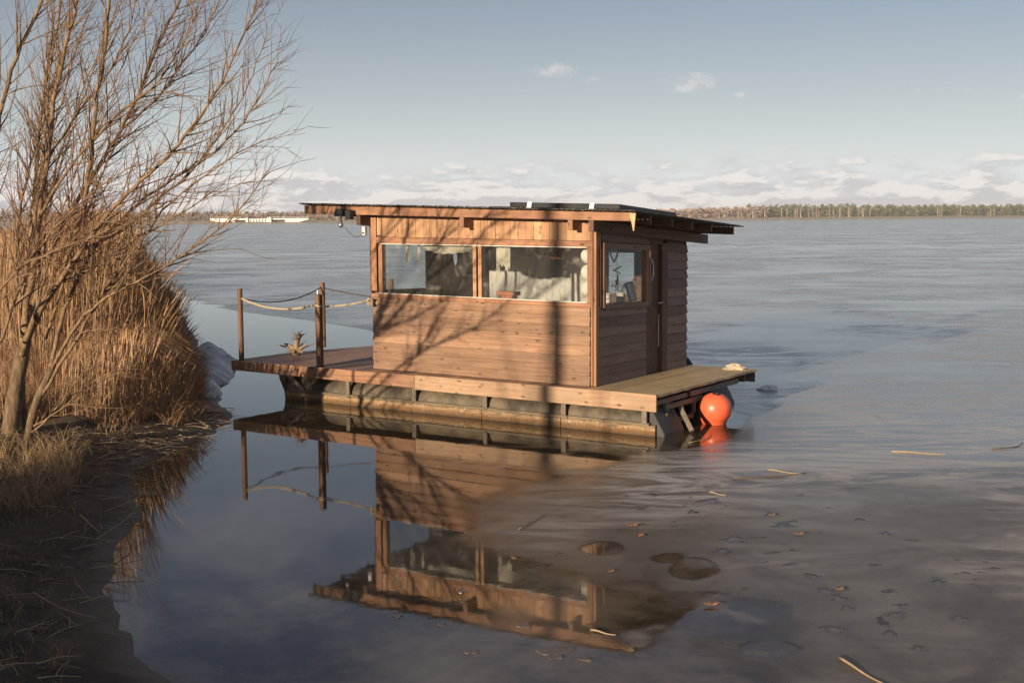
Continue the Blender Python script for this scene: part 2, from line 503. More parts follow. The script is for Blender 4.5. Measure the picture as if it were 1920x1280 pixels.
def mat_bank():
    mt, nt, p, o = newmat('wet sandy bank')
    g = nt.nodes.new('ShaderNodeNewGeometry'); s = nt.nodes.new('ShaderNodeSeparateXYZ'); nt.links.new(g.outputs['Position'], s.inputs[0])
    n = noise(nt, g.outputs['Position'], 1.3, 9, .65); n2 = noise(nt, g.outputs['Position'], 22, 6, .7)
    c = mixc(nt, sstep(nt, n, .36, .66), (.045, .032, .022), (.15, .10, .06))
    c = mixc(nt, sstep(nt, n2, .50, .72), c, (.055, .036, .024))
    wet = mth(nt, 'SUBTRACT', 1.0, sstep(nt, mth(nt, 'ADD', s.outputs[2], mth(nt, 'MULTIPLY', mth(nt, 'SUBTRACT', n, .5), .12)), .015, .12))
    c = mixc(nt, mth(nt, 'MULTIPLY', wet, .7), c, (.035, .024, .016))
    setp(nt, p, Base_Color=c, Roughness=mth(nt, 'SUBTRACT', .92, mth(nt, 'MULTIPLY', wet, .45)), Normal=bump(nt, mth(nt, 'ADD', n, mth(nt, 'MULTIPLY', n2, .5)), .9, .06))
    return mt


M['bank'] = mat_bank()


def mat_water():
    mt, nt, p, o = newmat('shallow lake water')
    g = nt.nodes.new('ShaderNodeNewGeometry')
    n = noise(nt, g.outputs['Position'], .9, 8, .62, .3); n2 = noise(nt, g.outputs['Position'], 5, 5, .65)
    # brown mottling of the water nearest the bank
    s = nt.nodes.new('ShaderNodeSeparateXYZ'); nt.links.new(g.outputs['Position'], s.inputs[0])
    near = mth(nt, 'SUBTRACT', 1.0, sstep(nt, s.outputs[1], 8.2, 12.0))
    brown_mottle = mth(nt, 'MULTIPLY', sstep(nt, mth(nt, 'ADD', mth(nt, 'MULTIPLY', n, .75), mth(nt, 'MULTIPLY', n2, .25)), .38, .60), near)
    c = mixc(nt, brown_mottle, (.056, .041, .025), (.175, .135, .095))
    # a skin of milky new ice in torn patches in front of the raft
    mp = nt.nodes.new('ShaderNodeMapping'); mp.inputs['Scale'].default_value = (.8, 1.0, 1); mp.inputs['Location'].default_value = (3.1, 1.7, 0); nt.links.new(g.outputs['Position'], mp.inputs[0])
    fn = noise(nt, mp.outputs[0], 1.3, 7, .60, .9)
    zone = mth(nt, 'MULTIPLY', mth(nt, 'MULTIPLY', sstep(nt, s.outputs[0], -1.7, .2), sstep(nt, s.outputs[1], 7.6, 9.0)), mth(nt, 'SUBTRACT', 1.0, sstep(nt, s.outputs[1], 14.5, 16.5)))
    film = mth(nt, 'MULTIPLY', sstep(nt, fn, .50, .66), zone)
    c = mixc(nt, mth(nt, 'MULTIPLY', film, .8), c, (.21, .165, .125))
    nr_ = noise(nt, g.outputs['Position'], 3.0, 3, .5)
    setp(nt, p, Base_Color=c, Roughness=mth(nt, 'ADD', .028, mth(nt, 'MULTIPLY', film, .10)), IOR=1.48, Normal=bump(nt, nr_, .012, .05))
    return mt


M['water'] = mat_water()


def mat_ice():
    mt, nt, p, o = newmat('lake ice')
    g = nt.nodes.new('ShaderNodeNewGeometry'); P = g.outputs['Position']
    a = nt.nodes.new('ShaderNodeAttribute'); a.attribute_name = 'thick'

    def mapped(sc, rot=0.0):
        mp = nt.nodes.new('ShaderNodeMapping'); mp.inputs['Scale'].default_value = sc; mp.inputs['Rotation'].default_value = (0, 0, rot)
        nt.links.new(P, mp.inputs[0]); return mp.outputs[0]
    n = noise(nt, mapped((.35, 1.0, 1), -.18), .9, 9, .62, 1.6)
    far = noise(nt, mapped((.012, .075, 1)), 1.0, 8, .62, .5)
    far2 = noise(nt, mapped((.05, .35, 1), .06), 1.0, 9, .68, 1.0)
    n2 = noise(nt, P, 7, 7, .7, .4); n3 = noise(nt, P, 45, 4, .7)
    t = mth(nt, 'ADD', a.outputs['Fac'], mth(nt, 'ADD', mth(nt, 'MULTIPLY', mth(nt, 'SUBTRACT', n, .5), .75), mth(nt, 'MULTIPLY', mth(nt, 'SUBTRACT', n2, .5), .25)))
    thick = sstep(nt, a.outputs['Fac'], .45, 1.0)
    alpha = mth(nt, 'MULTIPLY', sstep(nt, t, .20, .66), mth(nt, 'ADD', .66, mth(nt, 'MULTIPLY', thick, .34)))
    thin_c = mixc(nt, n2, (.085, .064, .045), (.145, .112, .084))  # thin ice over brown bed, with the hull's reflection painted into the brown
    sx = nt.nodes.new('ShaderNodeSeparateXYZ'); nt.links.new(P, sx.inputs[0])
    slushy = mth(nt, 'SUBTRACT', 1.0, sstep(nt, mth(nt, 'ADD', sx.outputs[1], mth(nt, 'MULTIPLY', mth(nt, 'SUBTRACT', n, .5), 5.0)), 10.5, 16.0))
    deep = mixc(nt, sstep(nt, n, .32, .70), (.085, .087, .088), (.195, .196, .196))
    deep = mixc(nt, slushy, deep, mixc(nt, sstep(nt, n, .32, .70), (.135, .112, .085), (.24, .21, .17)))
    deep = mixc(nt, mth(nt, 'MULTIPLY', sstep(nt, far, .40, .68), .5), deep, (.30, .305, .31))
    c = mixc(nt, thick, thin_c, deep)
    # wind-blown rime in drawn-out curls
    ridge = mth(nt, 'SUBTRACT', 1.0, mth(nt, 'MULTIPLY', mth(nt, 'ABSOLUTE', mth(nt, 'SUBTRACT', noise(nt, mapped((.22, .8, 1), -.22), 1.0, 7, .6, 2.6), .5)), 9.0), clamp=True)
    patch = mth(nt, 'MAXIMUM', sstep(nt, noise(nt, P, .22, 3, .5), .42, .62), mth(nt, 'MULTIPLY', sstep(nt, sx.outputs[1], 11.5, 14.0), mth(nt, 'SUBTRACT', 1.0, sstep(nt, sx.outputs[1], 17.5, 22.0))))
    rime = mth(nt, 'MULTIPLY', mth(nt, 'MULTIPLY', mth(nt, 'POWER', ridge, 1.6), patch), thick)
    c = mixc(nt, mth(nt, 'MULTIPLY', rime, .95), c, (.60, .575, .54))
    c = mixc(nt, mth(nt, 'MULTIPLY', mth(nt, 'MULTIPLY', sstep(nt, n, .58, .78), thick), .5), c, (.42, .39, .36))
    # brown slush and small thawed pits nearer the bank
    near = mth(nt, 'SUBTRACT', 1.0, sstep(nt, sx.outputs[1], 9.0, 14.5))
    slush = mth(nt, 'MULTIPLY', sstep(nt, noise(nt, P, .55, 8, .66, .6), .44, .60), near)
    c = mixc(nt, mth(nt, 'MULTIPLY', slush, .65), c, (.070, .056, .046))
    pit = mth(nt, 'MULTIPLY', sstep(nt, noise(nt, P, 2.2, 5, .62, .9), .615, .665), mth(nt, 'ADD', .25, mth(nt, 'MULTIPLY', near, .75)))
    c = mixc(nt, mth(nt, 'MULTIPLY', pit, .85), c, (.030, .024, .018))
    grit = sstep(nt, noise(nt, P, 22, 5, .75), .62, .72)
    c = mixc(nt, mth(nt, 'MULTIPLY', grit, .35), c, (.035, .028, .022))
    rgh = mth(nt, 'ADD', .12, mth(nt, 'MULTIPLY', n2, .12))
    rgh = mth(nt, 'SUBTRACT', rgh, mth(nt, 'MULTIPLY', sstep(nt, far, .50, .62), .03))
    rgh = mth(nt, 'ADD', rgh, mth(nt, 'MULTIPLY', mth(nt, 'SUBTRACT', far2, .5), .13))
    rgh = mth(nt, 'ADD', rgh, mth(nt, 'ADD', mth(nt, 'MULTIPLY', mth(nt, 'MULTIPLY', slushy, thick), .22), mth(nt, 'MULTIPLY', rime, .25)))
    hgt = mth(nt, 'ADD', mth(nt, 'ADD', mth(nt, 'MULTIPLY', n2, .7), mth(nt, 'MULTIPLY', n3, .35)), mth(nt, 'SUBTRACT', mth(nt, 'MULTIPLY', rime, .5), mth(nt, 'MULTIPLY', pit, 1.2)))
    hgt = mth(nt, 'MULTIPLY', hgt, mth(nt, 'ADD', .22, mth(nt, 'MULTIPLY', slushy, .78)))
    setp(nt, p, Base_Color=c, Roughness=rgh, IOR=mth(nt, 'SUBTRACT', 1.5, mth(nt, 'MULTIPLY', slushy, .2)), Normal=bump(nt, hgt, .30, .02))
    tr = nt.nodes.new('ShaderNodeBsdfTransparent'); mx = nt.nodes.new('ShaderNodeMixShader')
    nt.links.new(alpha, mx.inputs[0]); nt.links.new(tr.outputs[0], mx.inputs[1]); nt.links.new(p.outputs[0], mx.inputs[2])
    nt.links.new(mx.outputs[0], o.inputs[0])
    return mt


M['ice'] = mat_ice()
M['shore'] = plain('far meadow', (.46, .36, .21), .9, .2, .02)
M['pine'] = plain('pine needles', (.13, .135, .062), .9, .2, .25, bmp=0)
M['farbark'] = plain('birch bark', (.50, .41, .335), .8, .2, .5, bmp=0)
M['pinebark'] = plain('pine bark', (.12, .085, .06), .8, .2, .5, bmp=0)
M['fartwig'] = plain('birch twigs', (.34, .255, .205), .9, .2, .3, bmp=0)
M['brush'] = plain('bare far wood', (.23, .16, .115), .9, .25, .15, bmp=0)
M['concrete'] = plain('white concrete', (.78, .76, .73), .7, .06, .5)
M['slot'] = plain('dark opening', (.08, .08, .085), .8, .2)


# ------------------------------------------------------------------ shoreline, bank, water and ice
def poly_world(pxs): return np.array([[p.x, p.y] for p in (onz(*q) for q in pxs)])


def seg_dist(P, poly, closed=True):
    d = np.full(len(P), 1e9); n = len(poly)
    for i in range(n if closed else n - 1):
        a = poly[i]; b = poly[(i + 1) % n]; ab = b - a
        t = np.clip(((P - a) @ ab) / max(ab @ ab, 1e-12), 0, 1)
        d = np.minimum(d, np.hypot(*(P - a - t[:, None] * ab).T))
    return d


def inside(P, poly):
    r = np.zeros(len(P), bool); n = len(poly); x, y = P.T
    for i in range(n):
        x0, y0 = poly[i]; x1, y1 = poly[(i + 1) % n]
        c = ((y0 > y) != (y1 > y))
        with np.errstate(divide='ignore', invalid='ignore'):
            xi = (x1 - x0) * (y - y0) / (y1 - y0) + x0
        r ^= c & (x < xi)
    return r


def sdf(P, poly):
    d = seg_dist(P, poly); return np.where(inside(P, poly), d, -d)


def vnoise(P, scale, seed=0, octaves=4):
    """value noise on world xy"""
    out = np.zeros(len(P)); amp = 1; tot = 0; r = np.random.default_rng(seed)
    tab = r.random((256, 256))
    for o in range(octaves):
        q = P / scale * 2 ** o + o * 17.3
        i = np.floor(q).astype(int); f = q - i; f = f * f * (3 - 2 * f)
        g = lambda a, b: tab[(i[:, 0] + a) % 256, (i[:, 1] + b) % 256]
        v = (g(0, 0) * (1 - f[:, 0]) + g(1, 0) * f[:, 0]) * (1 - f[:, 1]) + (g(0, 1) * (1 - f[:, 0]) + g(1, 1) * f[:, 0]) * f[:, 1]
        out += amp * v; tot += amp; amp *= .5
    return out / tot - .5


LAND = np.vstack([poly_world([(330, 1300), (262, 1240), (212, 1200), (186, 1160), (181, 1100), (192, 1040), (222, 1000), (246, 962), (240, 930),
                              (238, 905), (262, 875), (330, 840), (400, 808), (432, 787), (416, 768), (400, 740), (385, 690), (366, 645), (345, 600),
                              (318, 560), (296, 535), (262, 505), (225, 470)]),
                  [[-90, 190], [-160, 150], [-160, -60], [60, -60], [60, -12], [9, 2.5], [1.2, 4.4], [-1.1, 5.6]]])


def ground(P):
    P = np.atleast_2d(np.asarray(P, float))
    d = sdf(P, LAND) + vnoise(P, .9, 3) * .28 + vnoise(P, .28, 4, 3) * .16
    h = np.where(d > 0, .02 + .42 * (1 - np.exp(-np.maximum(d, 0) / 1.7)) + .02 * np.maximum(d - 4, 0) , np.maximum(-.6, .02 + d * .35))
    return h + np.clip(d * 2, 0, 1) * (vnoise(P, .55, 5) * .13 + vnoise(P, 3, 9, 3) * .10)


def gz(x, y): return float(ground([[x, y]])[0])


def on_ground(px, py):
    z = .3
    for _ in range(8):
        p = onz(px, py, z); z = .5 * z + .5 * gz(p.x, p.y)
    return Vector((p.x, p.y, gz(p.x, p.y)))


def grid(name, xs, ys, zf, mat, keep=None, attrs=None, smooth=True, **props):
    X, Y = np.meshgrid(xs, ys); P = np.column_stack([X.ravel(), Y.ravel()]); Z = zf(P)
    V = np.column_stack([P, Z]); nx, ny = len(xs), len(ys)
    i = np.arange((ny - 1) * (nx - 1)); r, c = i // (nx - 1), i % (nx - 1); b = r * nx + c
    Fc = np.column_stack([b, b + 1, b + nx + 1, b + nx])
    A = {k: fn(P) for k, fn in (attrs or {}).items()}
    if keep is not None:
        kp = keep(P, A); Fc = Fc[kp[Fc].any(1)]
        used = np.unique(Fc); mp = np.full(len(V), -1); mp[used] = np.arange(len(used))
        V = V[used]; Fc = mp[Fc]; A = {k: a[used] for k, a in A.items()}
    o = mesh_np(name, V, Fc, mat, smooth=smooth, **props)
    for k, a in A.items():
        at_ = o.data.attributes.new(k, 'FLOAT', 'POINT'); at_.data.foreach_set('value', a.astype(np.float32))
    return o


xs = np.unique(np.concatenate([np.arange(-90, -16, 2.5), np.arange(-16, -1, .1), np.arange(-1, 60, 3)]))
ys = np.unique(np.concatenate([np.arange(-45, 2, 3), np.arange(2, 24, .1), np.arange(24, 60, .8), np.arange(60, 190, 4)]))
grid('bank', xs, ys, ground, M['bank'], keep=lambda P, A: sdf(P, LAND) > -1.6, kind='structure', label='dark wet sandy lake bank under the willow')

S = 3000.0
mb = MB(); mb.v = [(-S, -60, 0), (S, -60, 0), (S, 1500, 0), (-S, 1500, 0)]; mb.f = [(0, 1, 2, 3)]
mb.build('water', M['water'], fix=False, kind='structure', label='still open lake water mirroring the cabin and the sky')

OPEN = poly_world([(-400, 700), (225, 470), (262, 500), (300, 528), (345, 560), (440, 582), (530, 594), (620, 606), (700, 620), (800, 642), (900, 668), (1000, 690), (1100, 700), (1240, 700),
                   (1330, 740), (1375, 770), (1404, 779), (1392, 800), (1362, 822), (1310, 834), (1250, 842), (1180, 845), (1100, 862), (1060, 876), (1000, 900), (930, 936), (897, 975),
                   (892, 1010), (902, 1055), (960, 1083), (1060, 1103), (1110, 1112), (1165, 1114), (1228, 1146), (1195, 1166), (1150, 1172), (1095, 1164), (1080, 1176), (1150, 1192), (1196, 1203),
                   (1240, 1192), (1288, 1182), (1290, 1150), (1325, 1130), (1420, 1146), (1440, 1162), (1400, 1178), (1312, 1186), (1300, 1196), (1345, 1224), (1400, 1252), (1460, 1300),
                   (1600, 1600), (-900, 1700)])
HOLES = []
for cx_, cy_, rx_, ry_ in ((1256, 1046, 25, 7), (1301, 1066, 38, 17), (1440, 1216, 48, 13), (1130, 1028, 34, 10), (1060, 852, 70, 8)):
    HOLES.append(poly_world([(cx_ + rx_ * (1 + .12 * math.sin(3 * a + cx_)) * math.cos(a), cy_ + ry_ * (1 + .15 * math.sin(2 * a + cy_)) * math.sin(a)) for a in np.linspace(0, 2 * math.pi, 17)[:-1]]))


PITS = []
for cx_, cy_, rx_ in ((1447, 965, 13), (1470, 985, 17), (1488, 978, 8), (1522, 1080, 12), (1546, 1107, 13), (1580, 1104, 11), (1574, 1122, 14), (1588, 1140, 11), (1690, 1136, 11), (1681, 1153, 16), (1562, 1180, 18),
                      (1668, 1188, 13), (1376, 1012, 18), (1330, 940, 16), (1356, 1033, 14), (1300, 960, 9), (1612, 975, 10), (1486, 1032, 7), (1660, 1000, 12), (1640, 1060, 9), (1760, 1090, 12), (1800, 1160, 15), (1720, 1215, 12)):
    c_ = onz(cx_, cy_); PITS.append((c_.x, c_.y, rx_ * c_.y / F, .8 + .5 * math.sin(cx_)))


def thickness(P):
    d = -sdf(P, OPEN)
    fr = np.clip((19 - P[:, 1]) / 2, 0, 1) * np.clip((2.4 - P[:, 0]) / .6, 0, 1)
    d = d + fr * (vnoise(P, 1.1, 81) * 1.3 + vnoise(P, .35, 82) * .35)
    sharp = ((P[:, 1] > 19) | (P[:, 0] > 2.2) & (P[:, 1] > 15.5))
    w = np.where(sharp, .5, .9)
    t = .42 + np.where(d < 0, d / w, np.minimum(d / (w * .6), .28) + np.minimum(np.maximum(d, 0) / 5.0, .40))
    for H in HOLES:
        dh = -sdf(P, H); t = np.minimum(t, np.where(dh < 0, .10 + dh * 2, .15 + dh * 11))
    for cx_, cy_, r_p, k_ in PITS:
        dx, dy = P[:, 0] - cx_, P[:, 1] - cy_; a_ = np.arctan2(dy, dx)
        q = np.hypot(dx, dy * .8) / (r_p * (1 + .3 * np.sin(3 * a_ + cx_ * 9) + .2 * np.sin(5 * a_ + cy_ * 7)))
        t = np.minimum(t, np.where(q < 1.6, .20 + .10 * k_ + np.maximum(q - .6, 0) * .8, 9))
    return np.clip(t, -.6, 1)


xs = np.concatenate([np.arange(-40, -9, 1.0), np.arange(-9, .5, .08), np.arange(.5, 5, .04), np.arange(5, 12, .08)]); ys = np.concatenate([np.arange(6.0, 7.5, .08), np.arange(7.5, 12.5, .04), np.arange(12.5, 21, .08), np.arange(21, 48, .22), np.arange(48, 80, 1.0)])
ICE = dict(kind='structure', label='grey lake ice with pale swirls and thin brown melting edges')
ice = grid('ice', xs, ys, lambda P: np.full(len(P), .004), M['ice'], keep=lambda P, A: A['thick'] > -.15, attrs={'thick': thickness}, smooth=False, **ICE)


def add_far_ice(o):
    me = o.data; bm = bmesh.new(); bm.from_mesh(me); ly = bm.verts.layers.float.get('thick')
    xe = float(xs[-1]); x0 = float(xs[0]); y0, y1 = float(ys[0]), float(ys[-1])
    for q in ([(xe, -10), (900, -10), (900, 1400), (xe, 1400)], [(x0, y1), (xe, y1), (xe, 1400), (x0, 1400)], [(-1500, 70), (x0, 70), (x0, 1400), (-1500, 1400)]):
        vs = [bm.verts.new((a, b, .004)) for a, b in q]
        for v in vs: v[ly] = 1.0
        bm.faces.new(vs)
    bm.to_mesh(me); bm.free()


add_far_ice(ice)

# ------------------------------------------------------------------ houseboat (u: from the right end to the left, v: away from the bank, z: up)
HB0 = Vector((1.7792, 15.693, 0)); YAW = math.atan2(-.55485595, .83194644)
AX = Vector((-.83194644, .55485595, 0)); BX = Vector((.55485595, .83194644, 0))


def hbw(u, v, z): return HB0 + AX * u + BX * v + Vector((0, 0, z))


def ku(z): return float(np.interp(z, (.55, 1.6, 2.4, 2.66, 2.84), (.003, .0075, .007, .022, .026)))
def kv(z): return float(np.interp(z, (.55, 1.6, 2.39, 2.6, 2.84), (-.008, -.025, -.05, -.068, -.068)))
def warp(u, v, z): return (-u, v, z + ku(z) * (u - 1.03) + kv(z) * (v - .284))      # the cabin has settled and its roof pitches back


class HB(MB):
    def wbox(s, u0, u1, v0, v1, z0, z1, w=True):
        c = [(u1, v0, z0), (u0, v0, z0), (u0, v1, z0), (u1, v1, z0), (u1, v0, z1), (u0, v0, z1), (u0, v1, z1), (u1, v1, z1)]
        s.hexa([warp(*p) if w else (-p[0], p[1], p[2]) for p in c]); return s


boat = empty('houseboat', HB0, YAW, label='brown timber cabin houseboat with flat roof floating on black pontoons', category='houseboat')


def part(name, mat, boxes, parent, bevel=.003, w=True, **props):
    h = HB()
    for b in boxes: h.wbox(*b, w=w)
    return h.build(name, M[mat], parent, bevel=bevel, **props)


Lr, Wr = 7.46, 3.17
U0, U1, V0, V1 = 1.03, 4.79, .284, 3.04
ZD = .55
# pontoons
for v0, nm in ((.09, 'near'), (2.66, 'far')):
    pt = None
    h = HB(); w_ = .62
    # profile in (u, z): raked prow at both ends
    prof = [(-.10, -.12), (-.085, .03), (-.01, .17), (.07, .30), (.12, .43), (6.62, .43), (6.60, .30), (6.50, .12), (6.47, -.12)]
    if v0 > 1: prof = [(a + .42 if a < 3 else a, b) for a, b in prof]
    if v0 > 1:
        h.prism(prof, v0 + .045, v0 + w_, lambda a, b, hh: (-a, hh, b))
        pt = h.build('pontoon', M['pontoon'], boat, bevel=.008)
    else:
        h.prism([(.1, -.12), (.1, .42), (6.45, .42), (6.45, -.12)], v0 + .43, v0 + w_, lambda a, b, hh: (-a, hh, b))
        h.prism([(.1, -.12), (.1, .165), (6.45, .165), (6.45, -.12)], v0 + .045, v0 + .428, lambda a, b, hh: (-a, hh, b))
        pt = h.build('pontoon', M['pontoon'], boat, bevel=.004)
        for pr in ([q for q in prof[:5]] + [(.17, .43), (.17, -.12)], [(6.40, .43)] + prof[5:] + [(6.40, -.12)]):
            e = HB(); e.prism(pr, v0 + .046, v0 + w_ - .002, lambda a, b, hh: (-a, hh, b)); e.build('pontoon_end', M['pontoon'], pt, bevel=.008)
        # the float's shoulder curves back under the deck, one skin per bay
        shoulder = [(.022, .168), (.028, .215), (.05, .265), (.10, .315), (.18, .36), (.29, .395), (.43, .418)]
        for a, b in ((.172, 1.33), (1.335, 2.60), (2.605, 3.84), (3.845, 5.09), (5.095, 6.398)):
            e = HB(); k = len(shoulder)
            for uu in (a, b):
                for q, z in shoulder: e.v.append((-uu, v0 + q, z))
            for i in range(k - 1): e.f.append((i, i + 1, k + i + 1, k + i))
            e.build('hull_plate', M['hull'], pt, fix=False, smooth=True)
        segs = [(.02, 1.42), (1.43, 2.70), (2.71, 3.93), (3.94, 5.1), (5.11, 6.42)]
        for a, b in segs:
            g = HB(); n = 18; pts = []
            for i in range(n + 1):
                u = a + (b - a) * i / n; jj = .006 * math.sin(u * 9) + rng.uniform(-.005, .005)
                pts.append((u, jj))
            for i in range(n):
                (ua, ja), (ub, jb) = pts[i], pts[i + 1]
                g.hexa([(-ub, v0 - .015 + jb, -.1), (-ua, v0 - .015 + ja, -.1), (-ua, v0 + .04, -.1), (-ub, v0 + .04, -.1),
                        (-ub, v0 - .005 + jb * .5, .145), (-ua, v0 - .005 + ja * .5, .145), (-ua, v0 + .04, .145), (-ub, v0 + .04, .145)])
            g.build('waterline_band', M['growth'], pt)
        for a, b in ((.10, 1.30), (1.31, 2.60), (2.61, 3.88), (3.89, 5.0), (5.01, 6.35)):
            part('ledge_board', 'ledge', [(a, b, v0 - .03, v0 + .02, .135, .172)], pt, .004, False)
# struts between ledge and deck
for u in (.16, 1.36, 2.63, 3.87, 5.12):
    part('strut', 'grey_z', [(u - .035, u + .035, .045, .088, .165, .43)], boat, .004, False)
h = HB(); a = Vector((-6.36, .05, .42)); b = Vector((-6.02, .05, .17))
h.tube([a, b], .038, 4); h.build('diagonal_brace', M['grey_z'], boat, bevel=.003)
h = HB(); h.tube([(.02, .72, .30), (.24, .62, .02)], .045, 4); h.build('diagonal_brace', M['grey_z'], boat, bevel=.003)
# frame under the right deck end
part('end_beam', 'grey_y', [(.02, .06, .03, 1.02, .40, .462)], boat, .004, False)
part('end_beam', 'grey_y', [(.03, .07, .40, 1.5, .30, .37)], boat, .004, False)
part('end_beam', 'grey_y', [(-.01, .035, 1.05, 2.62, .405, .475)], boat, .004, False)
part('end_beam', 'grey_y', [(.02, .06, .42, 1.22, .10, .16)], boat, .004, False)
for v in (.42, .86, 1.22):
    part('end_post', 'grey_z', [(.022, .065, v, v + .06, .16, .30)], boat, .003, False)
part('end_post', 'grey_z', [(.022, .065, .40, .46, .37, .46)], boat, .003, False)
part('end_joist', 'dark_x', [(.05, 1.0, 2.95, 3.0, .38, .49)], boat, .003, False)
part('back_edge_board', 'grey_x', [(-.02, 7.0, 3.172, 3.20, .36, .525)], boat, .004, False)
for v in (.8, 1.6, 2.4):
    part('joist', 'dark_x', [(.12, 6.9, v, v + .06, .40, .50)], boat, 0, False)
# deck boards
deck = empty('deck', parent=boat)
u = 1.03; n = 0
while u < 7.46:
    ub = min(u + .118, 7.46); uc = (u + ub) / 2

    def vend(q): return 3.17 if q < 6.95 else 1.45 + (7.5 - q) / .55 * 1.72
    z = ZD - .028 + rng.uniform(-.002, .002)
    vE = (vend(u + .003), vend(ub - .003))
    vS = .004
    inside_cabin = U0 + .05 < uc < U1 - .05
    if inside_cabin: vE = (.33, .33)
    h = HB(); a, b = u + .003, ub - .003
    h.hexa([(-b, vS, z), (-a, vS, z), (-a, vE[0], z), (-b, vE[1], z), (-b, vS, z + .028), (-a, vS, z + .028), (-a, vE[0], z + .028), (-b, vE[1], z + .028)])
    h.build('deck_plank', M['deck'], deck, bevel=.002)
    u = ub
for a, b in ((-.045, .30), (.304, .66), (.664, 1.026)):
    n_ = 26; h = HB()      # plywood strips with a frayed outer edge
    edge = [(-(a + (rng.uniform(-.012, .012) if a < 0 else 0)), .004 + 3.166 * i / n_) for i in range(n_ + 1)]
    for i in range(n_):
        h.hexa([(-b, edge[i][1], ZD - .035), (edge[i][0], edge[i][1], ZD - .035), (edge[i + 1][0], edge[i + 1][1], ZD - .035), (-b, edge[i + 1][1], ZD - .035),
                (-b, edge[i][1], ZD), (edge[i][0], edge[i][1], ZD), (edge[i + 1][0], edge[i + 1][1], ZD), (-b, edge[i + 1][1], ZD)])
    h.build('plywood_sheet', M['sheet'], deck, fix=False)
part('floor_board', 'floor', [(U0 + .06, U1 - .06, .34, V1 - .05, ZD - .02, ZD + .012)], deck, 0, False)
for (a, za), (b, zb), mt in (((7.47, .404), (3.80, .372), 'kerbred'), ((3.795, .352), (-.05, .338), 'kerbpale')):
    h = HB(); t = .006 if mt == 'kerbred' else .011
    h.hexa([(-a, -.03, za), (-b, -.03, zb), (-b, .001, zb), (-a, .001, za), (-a, -.03, ZD + t), (-b, -.03, ZD + t), (-b, .001, ZD + t), (-a, .001, ZD + t)])
    h.build('edge_board', M[mt], deck, bevel=.005)
h = HB(); h.hexa([(-7.5, .003, .40), (-7.468, .003, .40), (-7.468, 1.43, .40), (-7.5, 1.43, .40), (-7.5, .003, .552), (-7.468, .003, .552), (-7.468, 1.43, .552), (-7.5, 1.43, .552)])
h.build('edge_board', M['kerbred'], deck, bevel=.004)

# ---- walls of lapped boards


def lap(parent, mat, axis, a0, a1, face, z0, z1, out, clip=None, jitter=.004, name='lap_board'):
    """one lap board; axis 'u' runs along u on plane v=face (out=-1 toward bank), 'v' runs along v on plane u=face"""
    tb, tt = .036, .008
    h = HB(); zz0, zz1 = z0 - .014, z1
    j = rng.uniform(-jitter, jitter)
    if axis == 'u':
        c = [(a1, face + out * tb, zz0 + j), (a0, face + out * tb, zz0 - j), (a0, face, zz0 - j), (a1, face, zz0 + j), (a1, face + out * tt, zz1), (a0, face + out * tt, zz1), (a0, face, zz1), (a1, face, zz1)]
    else:
        c = [(face + out * tb, a0, zz0 + j), (face + out * tb, a1, zz0 - j), (face, a1, zz0 - j), (face, a0, zz0 + j), (face + out * tt, a0, zz1), (face + out * tt, a1, zz1), (face, a1, zz1), (face, a0, zz1)]
    h.hexa([warp(*p) for p in c])
    return h.build(name, M[mat], parent, bevel=.0025)


fw = empty('front_wall', parent=boat); rw = empty('end_wall', parent=boat); bw = empty('back_wall', parent=boat); lw = empty('left_wall', parent=boat)
# front wall
part('wall_core', 'interior', [(U0 + .06, U1 - .06, V0 + .012, V0 + .05, ZD + .002, 1.60)], fw, 0)
for i in range(8):
    z0 = .566 + i * .1325
    lap(fw, 'siding_x', 'u', U0 + .055, U1 - .005, V0 + .01, z0, z0 + .1325, -1)
nb = 28; du = (4.60 - 1.075) / nb
for i in range(nb):
    a = 1.075 + du * i
    part('upright_board', 'pale_z', [(a + .0015, a + du - .0015, V0 - .012 + rng.uniform(-.002, .002), V0 + .008, 2.472, 2.74)], fw, .002)
part('wall_core', 'interior', [(U0 + .06, U1 - .06, V0 + .012, V0 + .05, 2.44, 2.80)], fw, 0)
part('corner_board', 'trim_z', [(1.03, 1.060, V0 - .035, V0 + .06, .56, 2.66)], fw, .003)
part('corner_board', 'trim_z', [(.985, 1.027, V0 - .02, V0 + .05, .56, 2.64)], fw, .003)
part('corner_board', 'trim_z', [(4.70, 4.80, V0 - .022, V0 + .05, 1.69, 2.72)], fw, .003)
part('corner_board', 'dark_z', [(4.805, 4.835, V0 - .01, V0 + .06, 1.62, 2.72)], fw, .003)
part('upright_board', 'pale_z', [(4.605, 4.69, V0 - .014, V0 + .008, 2.49, 2.75)], fw, .002)
h = HB()
for i in range(8):
    z = .566 + i * .1325 + .03
    for u in [1.10, 1.13] + [1.6 + .62 * k for k in range(5)] + [4.72]:
        uu = u + rng.uniform(-.012, .012); h.wbox(uu - .0035, uu + .0035, V0 - .026, V0 - .012, z - .0035, z + .0035)
h.build('nail_heads', M['metal'], fw, kind='stuff')
